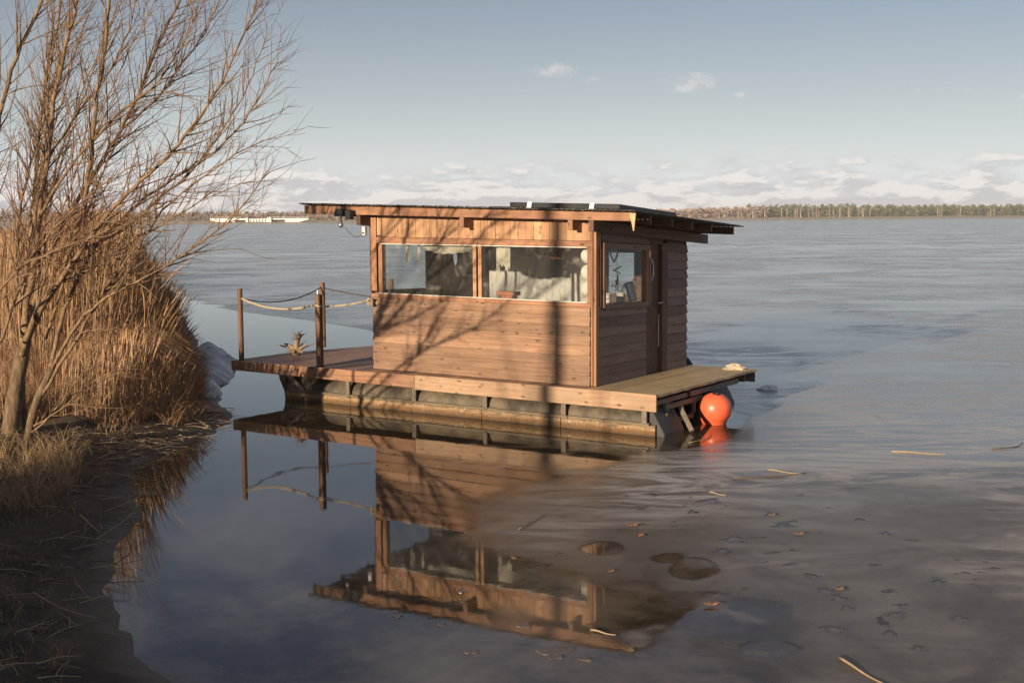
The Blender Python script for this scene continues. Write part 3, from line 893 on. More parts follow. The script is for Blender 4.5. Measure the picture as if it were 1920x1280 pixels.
# front window, two panes
fwin = empty('window', parent=boat)
part('frame', 'trim_x', [(1.06, 4.695, V0 - .026, V0 + .055, 2.392, 2.468)], fwin, .003)
part('frame', 'trim_x', [(1.06, 4.80, V0 - .036, V0 + .055, 1.598, 1.655)], fwin, .003)
part('frame', 'trim_z', [(1.062, 1.116, V0 - .03, V0 + .055, 1.657, 2.390)], fwin, .003)
part('frame', 'trim_z', [(4.585, 4.66, V0 - .028, V0 + .055, 1.657, 2.390)], fwin, .003)
part('mullion', 'pale_z', [(2.81, 2.87, V0 - .03, V0 + .055, 1.657, 2.390)], fwin, .003)
part('mullion', 'pale_z', [(2.90, 2.96, V0 - .03, V0 + .055, 1.657, 2.390)], fwin, .003)
part('frame_strip', 'white', [(1.118, 4.62, V0 - .034, V0 - .012, 2.378, 2.3905)], fwin, 0)
part('frame_strip', 'white', [(1.118, 4.66, V0 - .046, V0 - .012, 1.6565, 1.667)], fwin, 0)
part('pane', 'glass', [(1.117, 2.809, V0 - .004, V0 + .001, 1.66, 2.388)], fwin, 0)
part('pane', 'glass', [(2.961, 4.584, V0 - .004, V0 + .001, 1.66, 2.388)], fwin, 0)
# right end wall
part('wall_core', 'interior', [(U0 - .0 + .012, U0 + .05, .345, 1.70, ZD + .002, 1.57)], rw, 0)
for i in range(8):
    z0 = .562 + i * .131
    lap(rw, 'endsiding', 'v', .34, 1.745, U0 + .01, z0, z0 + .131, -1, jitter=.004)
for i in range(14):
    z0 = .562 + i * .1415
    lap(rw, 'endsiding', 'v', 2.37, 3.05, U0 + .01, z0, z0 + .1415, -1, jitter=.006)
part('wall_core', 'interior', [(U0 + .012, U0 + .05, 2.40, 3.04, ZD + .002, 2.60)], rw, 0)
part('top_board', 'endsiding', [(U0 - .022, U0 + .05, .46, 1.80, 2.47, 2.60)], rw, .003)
part('corner_board', 'trim_z', [(.99, 1.028, .338, .39, 2.40, 2.62)], rw, .003)
ewin = empty('window', parent=boat)
part('frame', 'trim_z', [(.975, 1.07, .455, .515, 1.585, 2.46)], ewin, .003)
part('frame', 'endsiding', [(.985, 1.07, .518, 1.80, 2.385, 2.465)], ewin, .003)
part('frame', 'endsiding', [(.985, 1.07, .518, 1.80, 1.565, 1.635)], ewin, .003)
part('frame', 'trim_z', [(.985, 1.07, 1.69, 1.76, 1.637, 2.383)], ewin, .003)
part('frame', 'endsiding', [(.97, 1.07, 1.762, 1.805, 1.637, 2.383)], ewin, .003)
part('pane', 'glass', [(1.025, 1.03, .517, 1.688, 1.637, 2.383)], ewin, 0)
# door in the right end wall
door = None
h = HB(); nn = 28; pv, pz, prr = 1.90, 2.10, .15
hole = [(pv + .085 * math.cos(t), pz + prr * math.sin(t)) for t in np.linspace(0, 2 * math.pi, nn + 1)[:-1]]
def door_slab(name, mat, v0, v1, z0, z1, hole, u0, u1, parent):
    """a slab in the v,z plane with a round hole cut through"""
    k = len(hole); cv = sum(p[0] for p in hole) / k; cz = sum(p[1] for p in hole) / k
    outer = []
    for p in hole:
        d = (p[0] - cv, p[1] - cz); s_ = 1e9
        if d[0] > 1e-9: s_ = min(s_, (v1 - cv) / d[0])
        if d[0] < -1e-9: s_ = min(s_, (v0 - cv) / d[0])
        if d[1] > 1e-9: s_ = min(s_, (z1 - cz) / d[1])
        if d[1] < -1e-9: s_ = min(s_, (z0 - cz) / d[1])
        outer.append((cv + d[0] * s_, cz + d[1] * s_))
    for cn in ((v0, z0), (v1, z0), (v1, z1), (v0, z1)):
        i = min(range(k), key=lambda i: (outer[i][0] - cn[0]) ** 2 + (outer[i][1] - cn[1]) ** 2); outer[i] = cn
    h = HB(); b = 0
    for uu in (u0, u1):
        for ring in (hole, outer): h.v += [warp(uu, p[0], p[1]) for p in ring]
    for i in range(k):
        j = (i + 1) % k
        h.f += [(i, j, k + j, k + i), (2 * k + i, 3 * k + i, 3 * k + j, 2 * k + j), (i, 2 * k + i, 2 * k + j, j), (k + i, k + j, 3 * k + j, 3 * k + i)]
    return h.build(name, M[mat], parent)


door = door_slab('door', 'dark_z', 1.765, 2.165, ZD + .02, 2.50, hole, 1.05, 1.085, boat)
h = HB()
ring = [warp(1.045, pv + .098 * math.cos(t), pz + .165 * math.sin(t)) for t in np.linspace(0, 2 * math.pi, 33)]
h.tube(ring, .014, 6, cap=False); h.build('porthole_rim', M['metal'], door, smooth=True)
h = HB(); h.prism([(pv + .086 * math.cos(t), pz + .151 * math.sin(t)) for t in np.linspace(0, 2 * math.pi, 25)[:-1]], 1.066, 1.070, lambda a, b, hh: warp(hh, a, b))
h.build('porthole_glass', M['glass'], door)
h = HB(); h.tube([warp(1.05, 2.13, 1.60), warp(.99, 2.13, 1.60)], .012, 8); h.tube([warp(.992, 2.18, 1.602), warp(.992, 2.05, 1.596)], .011, 8)
h.build('door_handle', M['metal'], door, smooth=True)
part('light_slit_strip', 'frost', [(1.04, 1.05, 2.170, 2.177, .95, 1.42)], door, 0)  # pale strip standing in for the slit of light beside the door
part('door_post', 'dark_z', [(1.0, 1.10, 2.20, 2.365, ZD + .005, 2.52)], boat, .003)
part('door_post', 'dark_z', [(1.03, 1.10, 1.747, 1.763, ZD + .005, 2.52)], boat, 0)
part('threshold', 'dark_y', [(1.0, 1.1, 1.765, 2.198, ZD + .003, ZD + .02)], boat, 0)
part('door_lintel', 'dark_y', [(1.0, 1.10, 1.765, 2.198, 2.502, 2.60)], boat, 0)
# back wall with openings
part('wall_core', 'interior', [(U0, U1, V1 - .05, V1, ZD + .002, 1.62)], bw, 0)
part('wall_core', 'interior', [(U0, U1, V1 - .05, V1, 2.40, 2.80)], bw, 0)
for a, b in ((1.03, 1.84), (2.40, 3.35), (4.66, 4.79)): part('wall_panel', 'interior', [(a, b, V1 - .05, V1, 1.622, 2.398)], bw, 0)
for i in range(8):
    z0 = .566 + i * .1325
    lap(bw, 'siding_x', 'u', U0 + .03, U1, V1 + .002, z0, z0 + .1325, 1)
for a, b in ((1.84, 2.40), (3.35, 4.66)):
    w_ = empty('window', parent=boat)
    part('frame', 'dark_z', [(a, a + .04, V1 - .06, V1 + .02, 1.66, 2.36)], w_, 0); part('frame', 'dark_z', [(b - .04, b, V1 - .06, V1 + .02, 1.66, 2.36)], w_, 0)
    part('frame', 'dark_x', [(a, b, V1 - .06, V1 + .02, 1.62, 1.66)], w_, 0); part('frame', 'dark_x', [(a, b, V1 - .06, V1 + .02, 2.36, 2.40)], w_, 0)
    part('pane', 'glass', [(a + .04, b - .04, V1 - .024, V1 - .02, 1.662, 2.358)], w_, 0)
# left wall: big window, posts, door with a heart-shaped light
part('wall_core', 'interior', [(U1 - .05, U1 - .003, .34, 1.66, ZD + .002, 1.66)], lw, 0)
part('wall_core', 'interior', [(U1 - .05, U1 - .003, .34, V1 - .06, 2.44, 2.80)], lw, 0)
for i in range(8):
    z0 = .566 + i * .1325
    lap(lw, 'siding_y', 'v', .29, 1.66, U1 - .002, z0, z0 + .1325, 1)
w_ = empty('window', parent=boat)
part('frame', 'dark_z', [(U1 - .05, U1 + .02, 1.58, 1.655, 1.70, 2.44)], w_, 0)
part('frame', 'dark_y', [(U1 - .05, U1 + .02, .34, 1.655, 1.662, 1.70)], w_, 0)
part('frame', 'dark_y', [(U1 - .05, U1 + .02, .34, 1.58, 2.40, 2.438)], w_, 0)
part('pane', 'glass', [(U1 - .024, U1 - .02, .342, 1.578, 1.702, 2.398)], w_, 0)
part('wall_panel', 'interior', [(U1 - .05, U1 - .003, 1.66, 1.92, ZD + .002, 2.438)], lw, 0)
heart = [(2.30 + .075 * math.sin(t) * (1 - .25 * math.cos(t)), 2.16 - .13 * math.cos(t) + .02) for t in np.linspace(0, 2 * math.pi, 25)[:-1]]
ldoor = door_slab('door', 'dark_z', 1.965, 2.60, ZD + .02, 2.43, heart, U1 - .05, U1 - .015, boat)
part('door_post', 'trim_z', [(U1 - .08, U1 - .003, 1.925, 1.962, ZD + .005, 2.436)], boat, .003)
part('wall_panel', 'interior', [(U1 - .05, U1 - .003, 2.605, 2.68, ZD + .002, 2.438)], lw, 0)
part('wall_panel', 'interior', [(U1 - .05, U1 - .003, 2.74, 2.80, ZD + .002, 2.438)], lw, 0)
part('wall_panel', 'interior', [(U1 - .05, U1 - .003, 2.682, 2.738, ZD + .002, 1.72)], lw, 0)
part('wall_panel', 'interior', [(U1 - .05, U1 - .003, 2.90, V1 - .055, ZD + .002, 2.438)], lw, 0)
part('wall_panel', 'interior', [(U1 - .05, U1 - .003, 2.802, 2.898, ZD + .002, 1.70)], lw, 0)
# inside: table and shelf under the windows, rails
part('window_shelf', 'trim_y', [(1.09, 1.56, .55, 2.1, 1.565, 1.595)], boat, .003)
part('window_shelf', 'dark_x', [(2.95, 4.55, .34, .62, 1.56, 1.585)], boat, .003)
part('curtain_rail', 'dark_x', [(1.1, 4.6, V1 - .12, V1 - .10, 2.40, 2.42)], boat, 0)

# ---- roof
roof = empty('roof', parent=boat)
for i, v in enumerate((.06, .60, 1.22, 1.84, 2.46, 3.22)):
    a, b = (.335, 5.90) if i == 0 else (.36, 5.80)
    part('fascia_board' if i == 0 else 'rafter', 'trim_x' if i == 0 else 'dark_x', [(a, b, v - .02, v + .025, 2.728, 2.838)], roof, .004)
for u, mt in ((.93, 'dark_y'), (1.245, 'trim_y'), (2.985, 'trim_y'), (4.84, 'dark_y')):
    part('roof_beam', mt, [(u - .037, u + .037, .035, 3.50 if u < 1 else 3.40, 2.60 if u > 1 else 2.585, 2.7265)], roof, .004)
part('ceiling', 'interior', [(U0 - .1, U1 + .06, .30, 3.1, 2.842, 2.85)], roof, 0)
h = HB(); nu, nv_ = 220, 6
for side in (0, 1):
    for j in range(nv_ + 1):
        for i in range(nu + 1):
            u = .27 + (5.96 - .27) * i / nu; v = -.01 + 3.40 * j / nv_
            h.v.append(warp(u, v, 2.858 + .007 * math.sin(u * 2 * math.pi / .075) + (.010 if side else -.006) + (rng.uniform(-.003, .003) if j == 0 else 0)))
K = (nu + 1) * (nv_ + 1)
for j in range(nv_):
    for i in range(nu):
        b = j * (nu + 1) + i; h.f += [(b, b + 1, b + nu + 2, b + nu + 1), (K + b, K + b + nu + 1, K + b + nu + 2, K + b + 1)]
for i in range(nu):
    b = i; t = nv_ * (nu + 1) + i
    h.f += [(b, K + b, K + b + 1, b + 1), (t, t + 1, K + t + 1, K + t)]
for j in range(nv_):
    b = j * (nu + 1); t = b + nu
    h.f += [(b, b + nu + 1, K + b + nu + 1, K + b), (t, K + t, K + t + nu + 1, t + nu + 1)]
h.build('roof_sheet', M['roof'], roof, fix=False)
h = HB(); h.hexa([warp(.31, .02, 2.60), warp(.30, .02, 2.60), warp(.30, .03, 2.60), warp(.31, .03, 2.60), warp(.36, .01, 2.83), warp(.27, .01, 2.83), warp(.27, .03, 2.83), warp(.36, .03, 2.83)])
h.build('torn_roof_flap', M['sheet'], roof)

# railing posts
def round_post(u, v, hgt, r, mat='post'):
    h = HB(); n = 12
    h.lathe([(r, ZD), (r, ZD + hgt * .5), (r * .98, ZD + hgt - .012), (r * .86, ZD + hgt)], (-u, v, 0), n)
    return h.build('railing_post', M[mat], boat, smooth=False)


round_post(7.36, .09, 1.14, .043)
h = HB(); uF = 5.655; h.wbox(uF, uF + .09, .05, .14, ZD, ZD + 1.10, w=False); h.build('railing_post', M['post'], boat, bevel=.012)


def u_for_px(px, v, z):
    lo, hi = 0., 9.
    for _ in range(50):
        mid = (lo + hi) / 2; p = hbw(mid, v, z) - CAMP
        x = 960 + F * (p.dot(Xc)) / p.dot(D_)
        if x > px: lo = mid
        else: hi = mid
    return lo


uR = u_for_px(605, 2.3, 1.4)
round_post(uR, 2.3, 1.13, .045)
uM = u_for_px(597, 1.9, 1.0)
h = HB(); h.tube([(-uM, 1.9, ZD), (-uM, 1.9, ZD + 1.02)], .017, 8); h.tube([(-uM, 1.9, ZD + .72), (-uM, 1.9, ZD + .77)], .022, 8)
h.build('steel_pole', M['metal'], boat, smooth=False)
uP = u_for_px(733, 2.9, 1.6); round_post(uP, 2.9, 1.19, .05)

# ropes
def rope(name, pts, r, mat, label, cat='rope', n=6, group=None):
    h = MB(); h.tube(pts, r, n)
    kw = dict(label=label, category=cat)
    if group: kw['group'] = group
    return h.build(name, M[mat], None, smooth=True, **kw)


def sag(p, q, s, n=18):
    return [p.lerp(q, i / n) - Vector((0, 0, 4 * s * (i / n) * (1 - i / n))) for i in range(n + 1)]


pA = hbw(7.32, .09, 1.535); pB = hbw(5.745, .045, 1.49); pC = hbw(4.80, .23, 1.585)
h = MB(); h.tube(sag(pA, pB, .11) + sag(hbw(5.655, .045, 1.47), pC, .03), .017, 6)
kn = hbw(4.78, .21, 1.56)
h.tube([kn + Vector((.034 * math.cos(t * 1.3), -.03 + .02 * math.sin(2.1 * t), .045 * math.sin(t))) for t in np.linspace(0, 18, 46)], .016, 6)
h.build('rope', M['rope'], None, smooth=True, label='thick pale rope slung between deck posts and knotted at cabin corner', category='rope')
rope('cord', sag(hbw(7.32, .12, 1.53), hbw(uR, 2.28, 1.60), .14) + sag(hbw(uR - .02, 2.32, 1.58), hbw(4.84, 3.0, 1.48), .12), .010, 'cord', 'thin dark cord sagging behind the pale rope to the rear post', 'cord')

# solar panels on the roof


def solar(u0, u1, v0, v1, label, z=.075, brackets=()):
    o = empty('solar_panel', HB0, YAW, label=label, category='solar panel')
    h = MB(); h.hexa([T(u1, v0, .02), T(u0, v0, .02), T(u0, v1, .02), T(u1, v1, .02), T(u1, v0, z), T(u0, v0, z), T(u0, v1, z), T(u1, v1, z)])
    h.build('panel_frame', M['black'], o, bevel=.003)
    k = 0
    nu_, nv2 = 6, 4
    for i in range(nu_):
        for j in range(nv2):
            a = u0 + .03 + (u1 - u0 - .06) * i / nu_; b = u0 + .03 + (u1 - u0 - .06) * (i + 1) / nu_ - .006
            c = v0 + .03 + (v1 - v0 - .06) * j / nv2; d = v0 + .03 + (v1 - v0 - .06) * (j + 1) / nv2 - .006
            h = MB(); h.hexa([T(b, c, z + .0005), T(a, c, z + .0005), T(a, d, z + .0005), T(b, d, z + .0005), T(b, c, z + .003), T(a, c, z + .003), T(a, d, z + .003), T(b, d, z + .003)])
            h.build('solar_cell', M['cell'], o)
    for u in brackets:
        h = MB(); h.hexa([T(u + .035, v0 - .035, -.012), T(u - .035, v0 - .035, -.012), T(u - .035, v0 - .003, -.012), T(u + .035, v0 - .003, -.012),
                          T(u + .025, v0 - .012, z + .012), T(u - .045, v0 - .012, z + .012), T(u - .045, v0 - .003, z + .012), T(u + .025, v0 - .003, z + .012)])
        h.build('bracket', M['frost'], o, bevel=.003)
    return o


def T(u, v, d): p = warp(u, v, 2.872); return (p[0], p[1], p[2] + d)


solar(.66, 2.36, .30, 1.95, 'dark solar panel tilted on the roof front with two white brackets', .085, (2.04, 1.07))
solar(2.62, 3.10, .9, 1.6, 'small flat dark panel on roof left of the bracketed panel', .06)

# lamp and connector under the eave
lamp = empty('eave_lamp', hbw(5.02, -.02, 2.86), YAW, label='black outdoor lamp with silver tip clamped under the left eave', category='lamp')
h = MB(); h.hexa([(-.14, -.12, -.02), (.02, -.12, -.02), (.02, .02, -.05), (-.14, .02, -.05), (-.12, -.10, .06), (.0, -.10, .06), (.0, .03, .06), (-.12, .03, .06)])
h.build('lamp_housing', M['black'], lamp, bevel=.006)
h = MB(); h.box(.03, .13, -.07, .02, -.09, .045); h.build('lamp_bracket', M['black'], lamp, bevel=.006)
h = MB(); h.lathe([(.018, -.02), (.018, -.14), (.034, -.15), (.036, -.19), (.012, -.21)], (-.045, -.07, 0), 12); h.build('bulb', M['metal'], lamp, smooth=True)
jb = empty('junction_box', hbw(4.88, .22, 2.60), YAW, label='small grey socket box on the left cabin corner under the roof', category='box')
h = MB(); h.box(-.03, .03, -.03, .02, -.06, .06); h.build('box_body', M['frost'], jb, bevel=.004)
h = MB(); h.box(-.02, .02, -.036, -.031, -.045, -.015); h.build('socket_lid', M['slot'], jb, bevel=.002)
rope('cable', sag(hbw(5.15, .1, 2.66), hbw(4.9, .22, 2.56), .09), .004, 'cord', 'thin loop of black cable from eave lamp to socket box', 'cable', 5)

# ------------------------------------------------------------------ loose things on and around the boat
# buoy
bp = onz(1343, 797); bc = Vector((bp.x, bp.y + .12, .205))
buoy = empty('buoy', bc, label='round orange mooring buoy floating beside the right deck end', category='buoy')
tilt = Matrix.Rotation(math.radians(14), 3, Vector((1, .25, 0)).normalized())
prof = [(.02, -.30), (.085, -.27), (.15, -.22), (.175, -.17)] + [(.222 * math.cos(t), .222 * math.sin(t)) for t in np.linspace(-.62, 1.42, 16)]
h = MB(); h.lathe(prof, n=40, M=tilt); h.build('buoy_body', M['buoy'], buoy, smooth=True)
h = MB(); h.tube([tilt @ Vector((.2225 * math.cos(t), .2225 * math.sin(t), -.02)) for t in np.linspace(0, 6.2832, 49)], .0025, 4, cap=False); h.build('moulded_seam', M['buoy'], buoy, smooth=True)
h = MB(); h.lathe([(.05, .205), (.058, .222), (.045, .232), (.022, .226), (.016, .20)], n=20, M=tilt); h.build('mooring_eye', M['black'], buoy, smooth=True)

# tyre fender at the back
uT = u_for_px(1267, 3.34, .38)
tyre = empty('tyre', hbw(uT, 3.33, .40), YAW, label='black tyre hung as a fender behind the cabin end', category='tyre')
h = MB(); Rm = Matrix.Rotation(math.pi / 2, 3, 'X')
tp = [(.28, -.07), (.295, -.05), (.30, 0), (.295, .05), (.28, .07), (.22, .085), (.165, .06), (.16, 0), (.165, -.06), (.22, -.085), (.28, -.07)]
n = 40; b = 0
for r, z in tp[:-1]:
    for j in range(n): w = 2 * math.pi * j / n; h.v.append(tuple(Rm @ Vector((r * math.cos(w), r * math.sin(w), z))))
for i in range(10):
    for j in range(n): h.f.append((i * n + j, i * n + (j + 1) % n, ((i + 1) % 10) * n + (j + 1) % n, ((i + 1) % 10) * n + j))
h.build('tyre_body', M['rubber'], tyre, smooth=True)
h = MB()
for j in range(40):
    w = 2 * math.pi * j / 40
    q = Matrix.Rotation(w, 3, 'Y')
    h.hexa([tuple(q @ Vector(p)) for p in ((.297, -.045, -.012), (.306, -.045, -.012), (.306, .045, .004), (.297, .045, .004), (.297, -.045, .004), (.306, -.045, .004), (.306, .045, .02), (.297, .045, .02))])
h.build('tread', M['rubber'], tyre)

# crumpled cloth on the deck corner, twig on deck, small things on ice
def lump(name, loc, size, mat, seed, label, cat, n=14, flat=.5, bits=0, **kw):
    r = np.random.default_rng(seed); h = MB(); m_ = 8
    ph = r.random((4, 3)) * 6
    for i in range(m_ + 1):
        th = math.pi / 2 * i / m_
        for j in range(n):
            w = 2 * math.pi * j / n
            k = 1 + .22 * math.sin(3 * w + ph[0, 0] + th * 2) + .16 * math.sin(5 * w + ph[1, 0] - th * 3) + .12 * r.standard_normal()
            h.v.append((size[0] * k * math.sin(th) * math.cos(w), size[1] * k * math.sin(th) * math.sin(w), size[2] * math.cos(th) * (1 + .18 * math.sin(4 * w + ph[2, 0])) ** 1.0))
    for i in range(m_):
        for j in range(n): h.f.append((i * n + j, (i + 1) * n + j, (i + 1) * n + (j + 1) % n, i * n + (j + 1) % n))
    o = h.build(name, M[mat], None, label=label, category=cat, **kw); o.location = loc
    return o


lump('rag', hbw(.22, 2.98, ZD), (.14, .10, .075), 'cloth', 3, 'crumpled pale yellow rag on the far corner of the right deck', 'rag')
pc = onz(1441, 730, .004)
lump('ice_chunk', pc, (.16, .09, .07), 'chunk', 8, 'small white lump of ice on the lake right of the deck corner', 'ice lump')

# driftwood stump
st0 = hbw(7.18, 1.15, ZD)
stump_scale = .86
stump = empty('driftwood_stump', st0, label='gnarled bleached driftwood stump with root spikes standing on left deck', category='driftwood')
h = MB(); pts = [(0, 0, 0), (.01, 0, .08), (.0, .0, .16), (.015, 0, .24), (.03, 0, .32)]
h.tube(pts, [.085, .075, .062, .052, .05], 10); h.build('stem', M['driftwood'], stump, smooth=True)
for a, el_, ln, r0 in ((178, 20, .42, .022), (160, 30, .30, .05), (12, 22, .42, .024), (30, 45, .30, .018), (-20, 30, .25, .04), (200, 5, .20, .04), (250, -2, .16, .05), (330, -2, .14, .045)):
    h = MB(); d = Vector((math.cos(math.radians(a)) * math.cos(math.radians(el_)), math.sin(math.radians(a)) * math.cos(math.radians(el_)), math.sin(math.radians(el_))))
    p0 = Vector((0, 0, .05)); pts = [p0 + d * ln * t + Vector((rng.uniform(-.01, .01), 0, .03 * math.sin(3 * t))) for t in (0, .25, .5, .75, 1)]
    h.tube(pts, [r0 * 1.1, r0, r0 * .8, r0 * .6, r0 * .3], 6); h.build('root', M['driftwood'], stump)
h = MB()
for i in range(26):
    a = rng.uniform(0, 6.28); e = rng.uniform(-.3, 1.2); ln = rng.uniform(.05, .20)
    d = Vector((math.cos(a) * math.cos(e), math.sin(a) * math.cos(e), math.sin(e))); p0 = Vector((.03, 0, .31)) + d * .03
    h.tube([p0, p0 + d * ln * .5 + Vector((0, 0, .01)), p0 + d * ln], [.012 if ln < .1 else .006, .006, .002], 4)
h.tube([(.03, 0, .30), (.06, 0, .37), (.05, -.02, .42)], [.05, .06, .02], 7)
h.build('tangled_crown', M['twigdark'], stump)
stump.scale = (stump_scale,) * 3

# inside the cabin, seen through the windows
def hbo(name, mat, mbf, parent=None, **kw):
    h = HB(); mbf(h); o = h.build(name, M[mat], parent, **kw)
    if parent is None: o.location = HB0; o.rotation_euler = (0, 0, YAW)
    return o


def cur(h, u0, u1, v, z0, z1, n=60, amp=.025, rag=0, seed=1, top=None):
    r = np.random.default_rng(seed); m_ = 10; b = len(h.v)
    for i in range(n + 1):
        u = u0 + (u1 - u0) * i / n; zb = z0 + rag * (r.random() - .5)
        for j in range(m_ + 1):
            t = j / m_; z = z1 + (zb - z1) * t
            h.v.append(warp(u, v + amp * math.sin(i * .75 + .4 * math.sin(i * .21)) * (.4 + .6 * t) + amp * .4 * math.sin(i * .31 + j * .5), z))
    for i in range(n):
        for j in range(m_): q = b + i * (m_ + 1) + j; h.f.append((q, q + 1, q + m_ + 2, q + m_ + 1))


hbo('curtain', 'curtain', lambda h: cur(h, 2.62, 4.50, V1 - .13, 1.25, 2.40, 90), smooth=True, label='grey curtain with dark seams hanging over the back window, lower half sunlit', category='curtain')
hbo('curtain_scrap', 'linen', lambda h: (cur(h, 2.49, 2.64, V0 + .09, 2.12, 2.385, 8, .008, .06, 2), cur(h, 2.58, 2.64, V0 + .085, 1.95, 2.14, 5, .006, .14, 3), cur(h, 2.41, 2.49, V0 + .09, 2.05, 2.38, 5, .008, .12, 4)),
    label='ragged linen scrap with torn ends hanging in the right front window', category='curtain')
hbo('curtain_tassel', 'linen', lambda h: cur(h, 4.16, 4.24, V0 + .10, 2.14, 2.385, 6, .008, .09, 5), label='torn linen strip at left front window, left of the two', category='curtain', group='torn linen strips')
hbo('curtain_tassel', 'linen', lambda h: cur(h, 3.98, 4.03, V0 + .10, 2.13, 2.385, 4, .008, .09, 6), label='torn linen strip at left front window, beside the gathered valance', category='curtain', group='torn linen strips')


def valance(h):
    n, m_ = 36, 5
    for i in range(n + 1):
        t = i / n; u = 3.92 - t * (3.92 - 2.98)
        dz = .055 + .055 * math.sin(min(1, t * 1.25) * math.pi) * (1 - .2 * t) + .02 * math.sin(t * 19) ** 2 * .6 + .045 * t
        for j in range(m_ + 1):
            q = j / m_; h.v.append(warp(u, V0 + .09 + .03 * math.sin(q * 3.1 + t * 5) * q, 2.39 - dz * q))
    for i in range(n):
        for j in range(m_): b = i * (m_ + 1) + j; h.f.append((b, b + 1, b + m_ + 2, b + m_ + 1))


hbo('valance', 'linen', valance, smooth=True, label='gathered cream valance along the top of the left front window', category='curtain')
for i, (dz, wd_) in enumerate(((2.27, 'uppermost'), (2.05, 'middle'), (1.83, 'lowest'))):
    o = empty('paper_lantern', hbw(1.225, V0 + .20, dz), YAW, label=f'{wd_} of three round white paper lanterns at the right front window edge', category='paper lantern', group='paper lanterns in the window')
    h = MB(); h.lathe([(.03, -.105)] + [(.108 * math.cos(t) * (1 + .012 * math.cos(t * 22)), .108 * math.sin(t)) for t in np.linspace(-1.25, 1.25, 21)] + [(.03, .105)], n=28)
    h.build('lantern_shade', M['paper'], o, smooth=True)
    h = MB(); h.tube([(0, 0, .10), (0, 0, .118)], .006, 5); h.build('hanger', M['twigdark'], o)
hbo('dark_box', 'black', lambda h: h.wbox(2.52, 2.80, 1.05, 1.35, 2.24, 2.45), bevel=.01, label='dark box hanging under the ceiling in the right front window', category='box')
for i, (u, lab) in enumerate(((2.38, 'flat brown wicker basket under the ceiling beside the dark box'), (2.18, 'round brown wicker basket under the ceiling, the lower of two'))):
    o = empty('basket', hbw(u, 1.25, 2.33 - .05 * i), YAW, label=lab, category='basket')
    h = MB(); h.lathe([(.10 * k_, z) for k_, z in ((.8, -.09), (1, -.07), (1.05, -.03), (1, .0), (1.06, .03), (1.1, .08))], n=18); h.build('basket_body', M['wicker'], o)
    for z in (-.06, -.02, .02, .06):
        h = MB(); h.tube([(.112 * math.cos(t), .112 * math.sin(t), z + .006 * math.sin(9 * t)) for t in np.linspace(0, 6.283, 37)], .008, 4); h.build('woven_band', M['wicker'], o)
hbo('shelf_box', 'terracotta', lambda h: (h.wbox(2.40, 2.68, .42, .62, 1.70, 1.755), h.wbox(2.44, 2.62, .45, .60, 1.60, 1.699)), bevel=.004, label='orange wooden stool box standing behind the right front window', category='box')
# end window sill things
def can(u, v, label, twigs):
    o = empty('pot', hbw(u, v, 1.597 + kv(1.6) * (v - .284)), YAW, label=label, category='pot')
    h = MB(); h.lathe([(.055, 0), (.06, .02), (.056, .06), (.06, .10), (.057, .15), (.05, .15), (.05, .05)], n=20); h.build('pot_body', M['paper'], o, smooth=True)
    for k in range(3):
        h = MB(); h.tube([(.0605 * math.cos(t), .0605 * math.sin(t), .03 + .045 * k + .014 * math.sin(2 * t + k * 2)) for t in np.linspace(0, 6.283, 30)], .004, 4); h.build('twine', M['twigdark'], o)
    if twigs:
        for k in range(11):
            a = rng.uniform(0, 6.28); l_ = rng.uniform(.12, .24); sp = rng.uniform(.3, .9)
            pts = [Vector((0, 0, .10)), Vector((math.cos(a) * sp * l_ * .5, math.sin(a) * sp * l_ * .5, .10 + l_ * .7)), Vector((math.cos(a) * sp * l_, math.sin(a) * sp * l_, .10 + l_))]
            h = MB(); h.tube(pts, .003, 4)
            for q in range(3):
                c = pts[2] + Vector((rng.uniform(-.03, .03), rng.uniform(-.03, .03), rng.uniform(-.04, .01))); h.lathe([(.002, -.012), (.010, 0), (.002, .012)], c, 5)
            h.build('sprig', M['twigdark'], o)


can(1.40, 1.28, 'white twine wrapped pot on the end window sill, no twigs in it', False)
can(1.40, 1.68, 'white twine wrapped pot with dry sprigs on the end window sill', True)
o = empty('picture_frame', hbw(1.17, 1.66, 1.60), YAW, label='leaning grey framed card at the right of the end window sill', category='picture frame')
h = MB(); h.hexa([(-.02, -.12, 0), (0, -.12, 0), (0, .10, 0), (-.02, .10, 0), (-.10, -.10, .26), (-.08, -.10, .26), (-.08, .12, .27), (-.10, .12, .27)]); h.build('frame_board', M['grey_z'], o, bevel=.003)
h = MB(); h.hexa([(.002, -.095, .02), (.006, -.095, .02), (.006, .08, .02), (.002, .08, .02), (-.076, -.08, .24), (-.072, -.08, .24), (-.072, .10, .25), (-.076, .10, .25)]); h.build('card', M['chunk'], o)
mob = empty('hanging_mobile', hbw(1.16, 1.14, 2.36), YAW, label='driftwood mobile with a twine heart hanging in the end window', category='mobile')
h = MB(); h.tube([(0, 0, 0), (0, 0, -.58)], .003, 4); h.build('string', M['rope'], mob)
h = MB(); h.tube([(.0, .10 * math.sin(t) ** 3 - .08, .03 + .085 * (math.cos(t) - .35 * math.cos(2 * t) - .12 * math.cos(3 * t)) - .12) for t in np.linspace(0, 6.283, 36)], .013, 6); h.build('twine_heart', M['rope'], mob)
for z, a, l_ in ((-.28, .2, .13), (-.33, -.25, .11), (-.42, 1.1, .07), (-.47, .8, .06), (-.50, -.9, .07), (-.55, .5, .05)):
    h = MB(); h.tube([(0, -l_ * math.cos(a), z - l_ * math.sin(a)), (.01, 0, z), (0, l_ * math.cos(a), z + l_ * math.sin(a))], [.008, .013, .007], 5); h.build('driftwood_stick', M['driftwood'], mob)

# ------------------------------------------------------------------ willows


class Tree:
    def __init__(s): s.v = []; s.f = []; s.n = 0


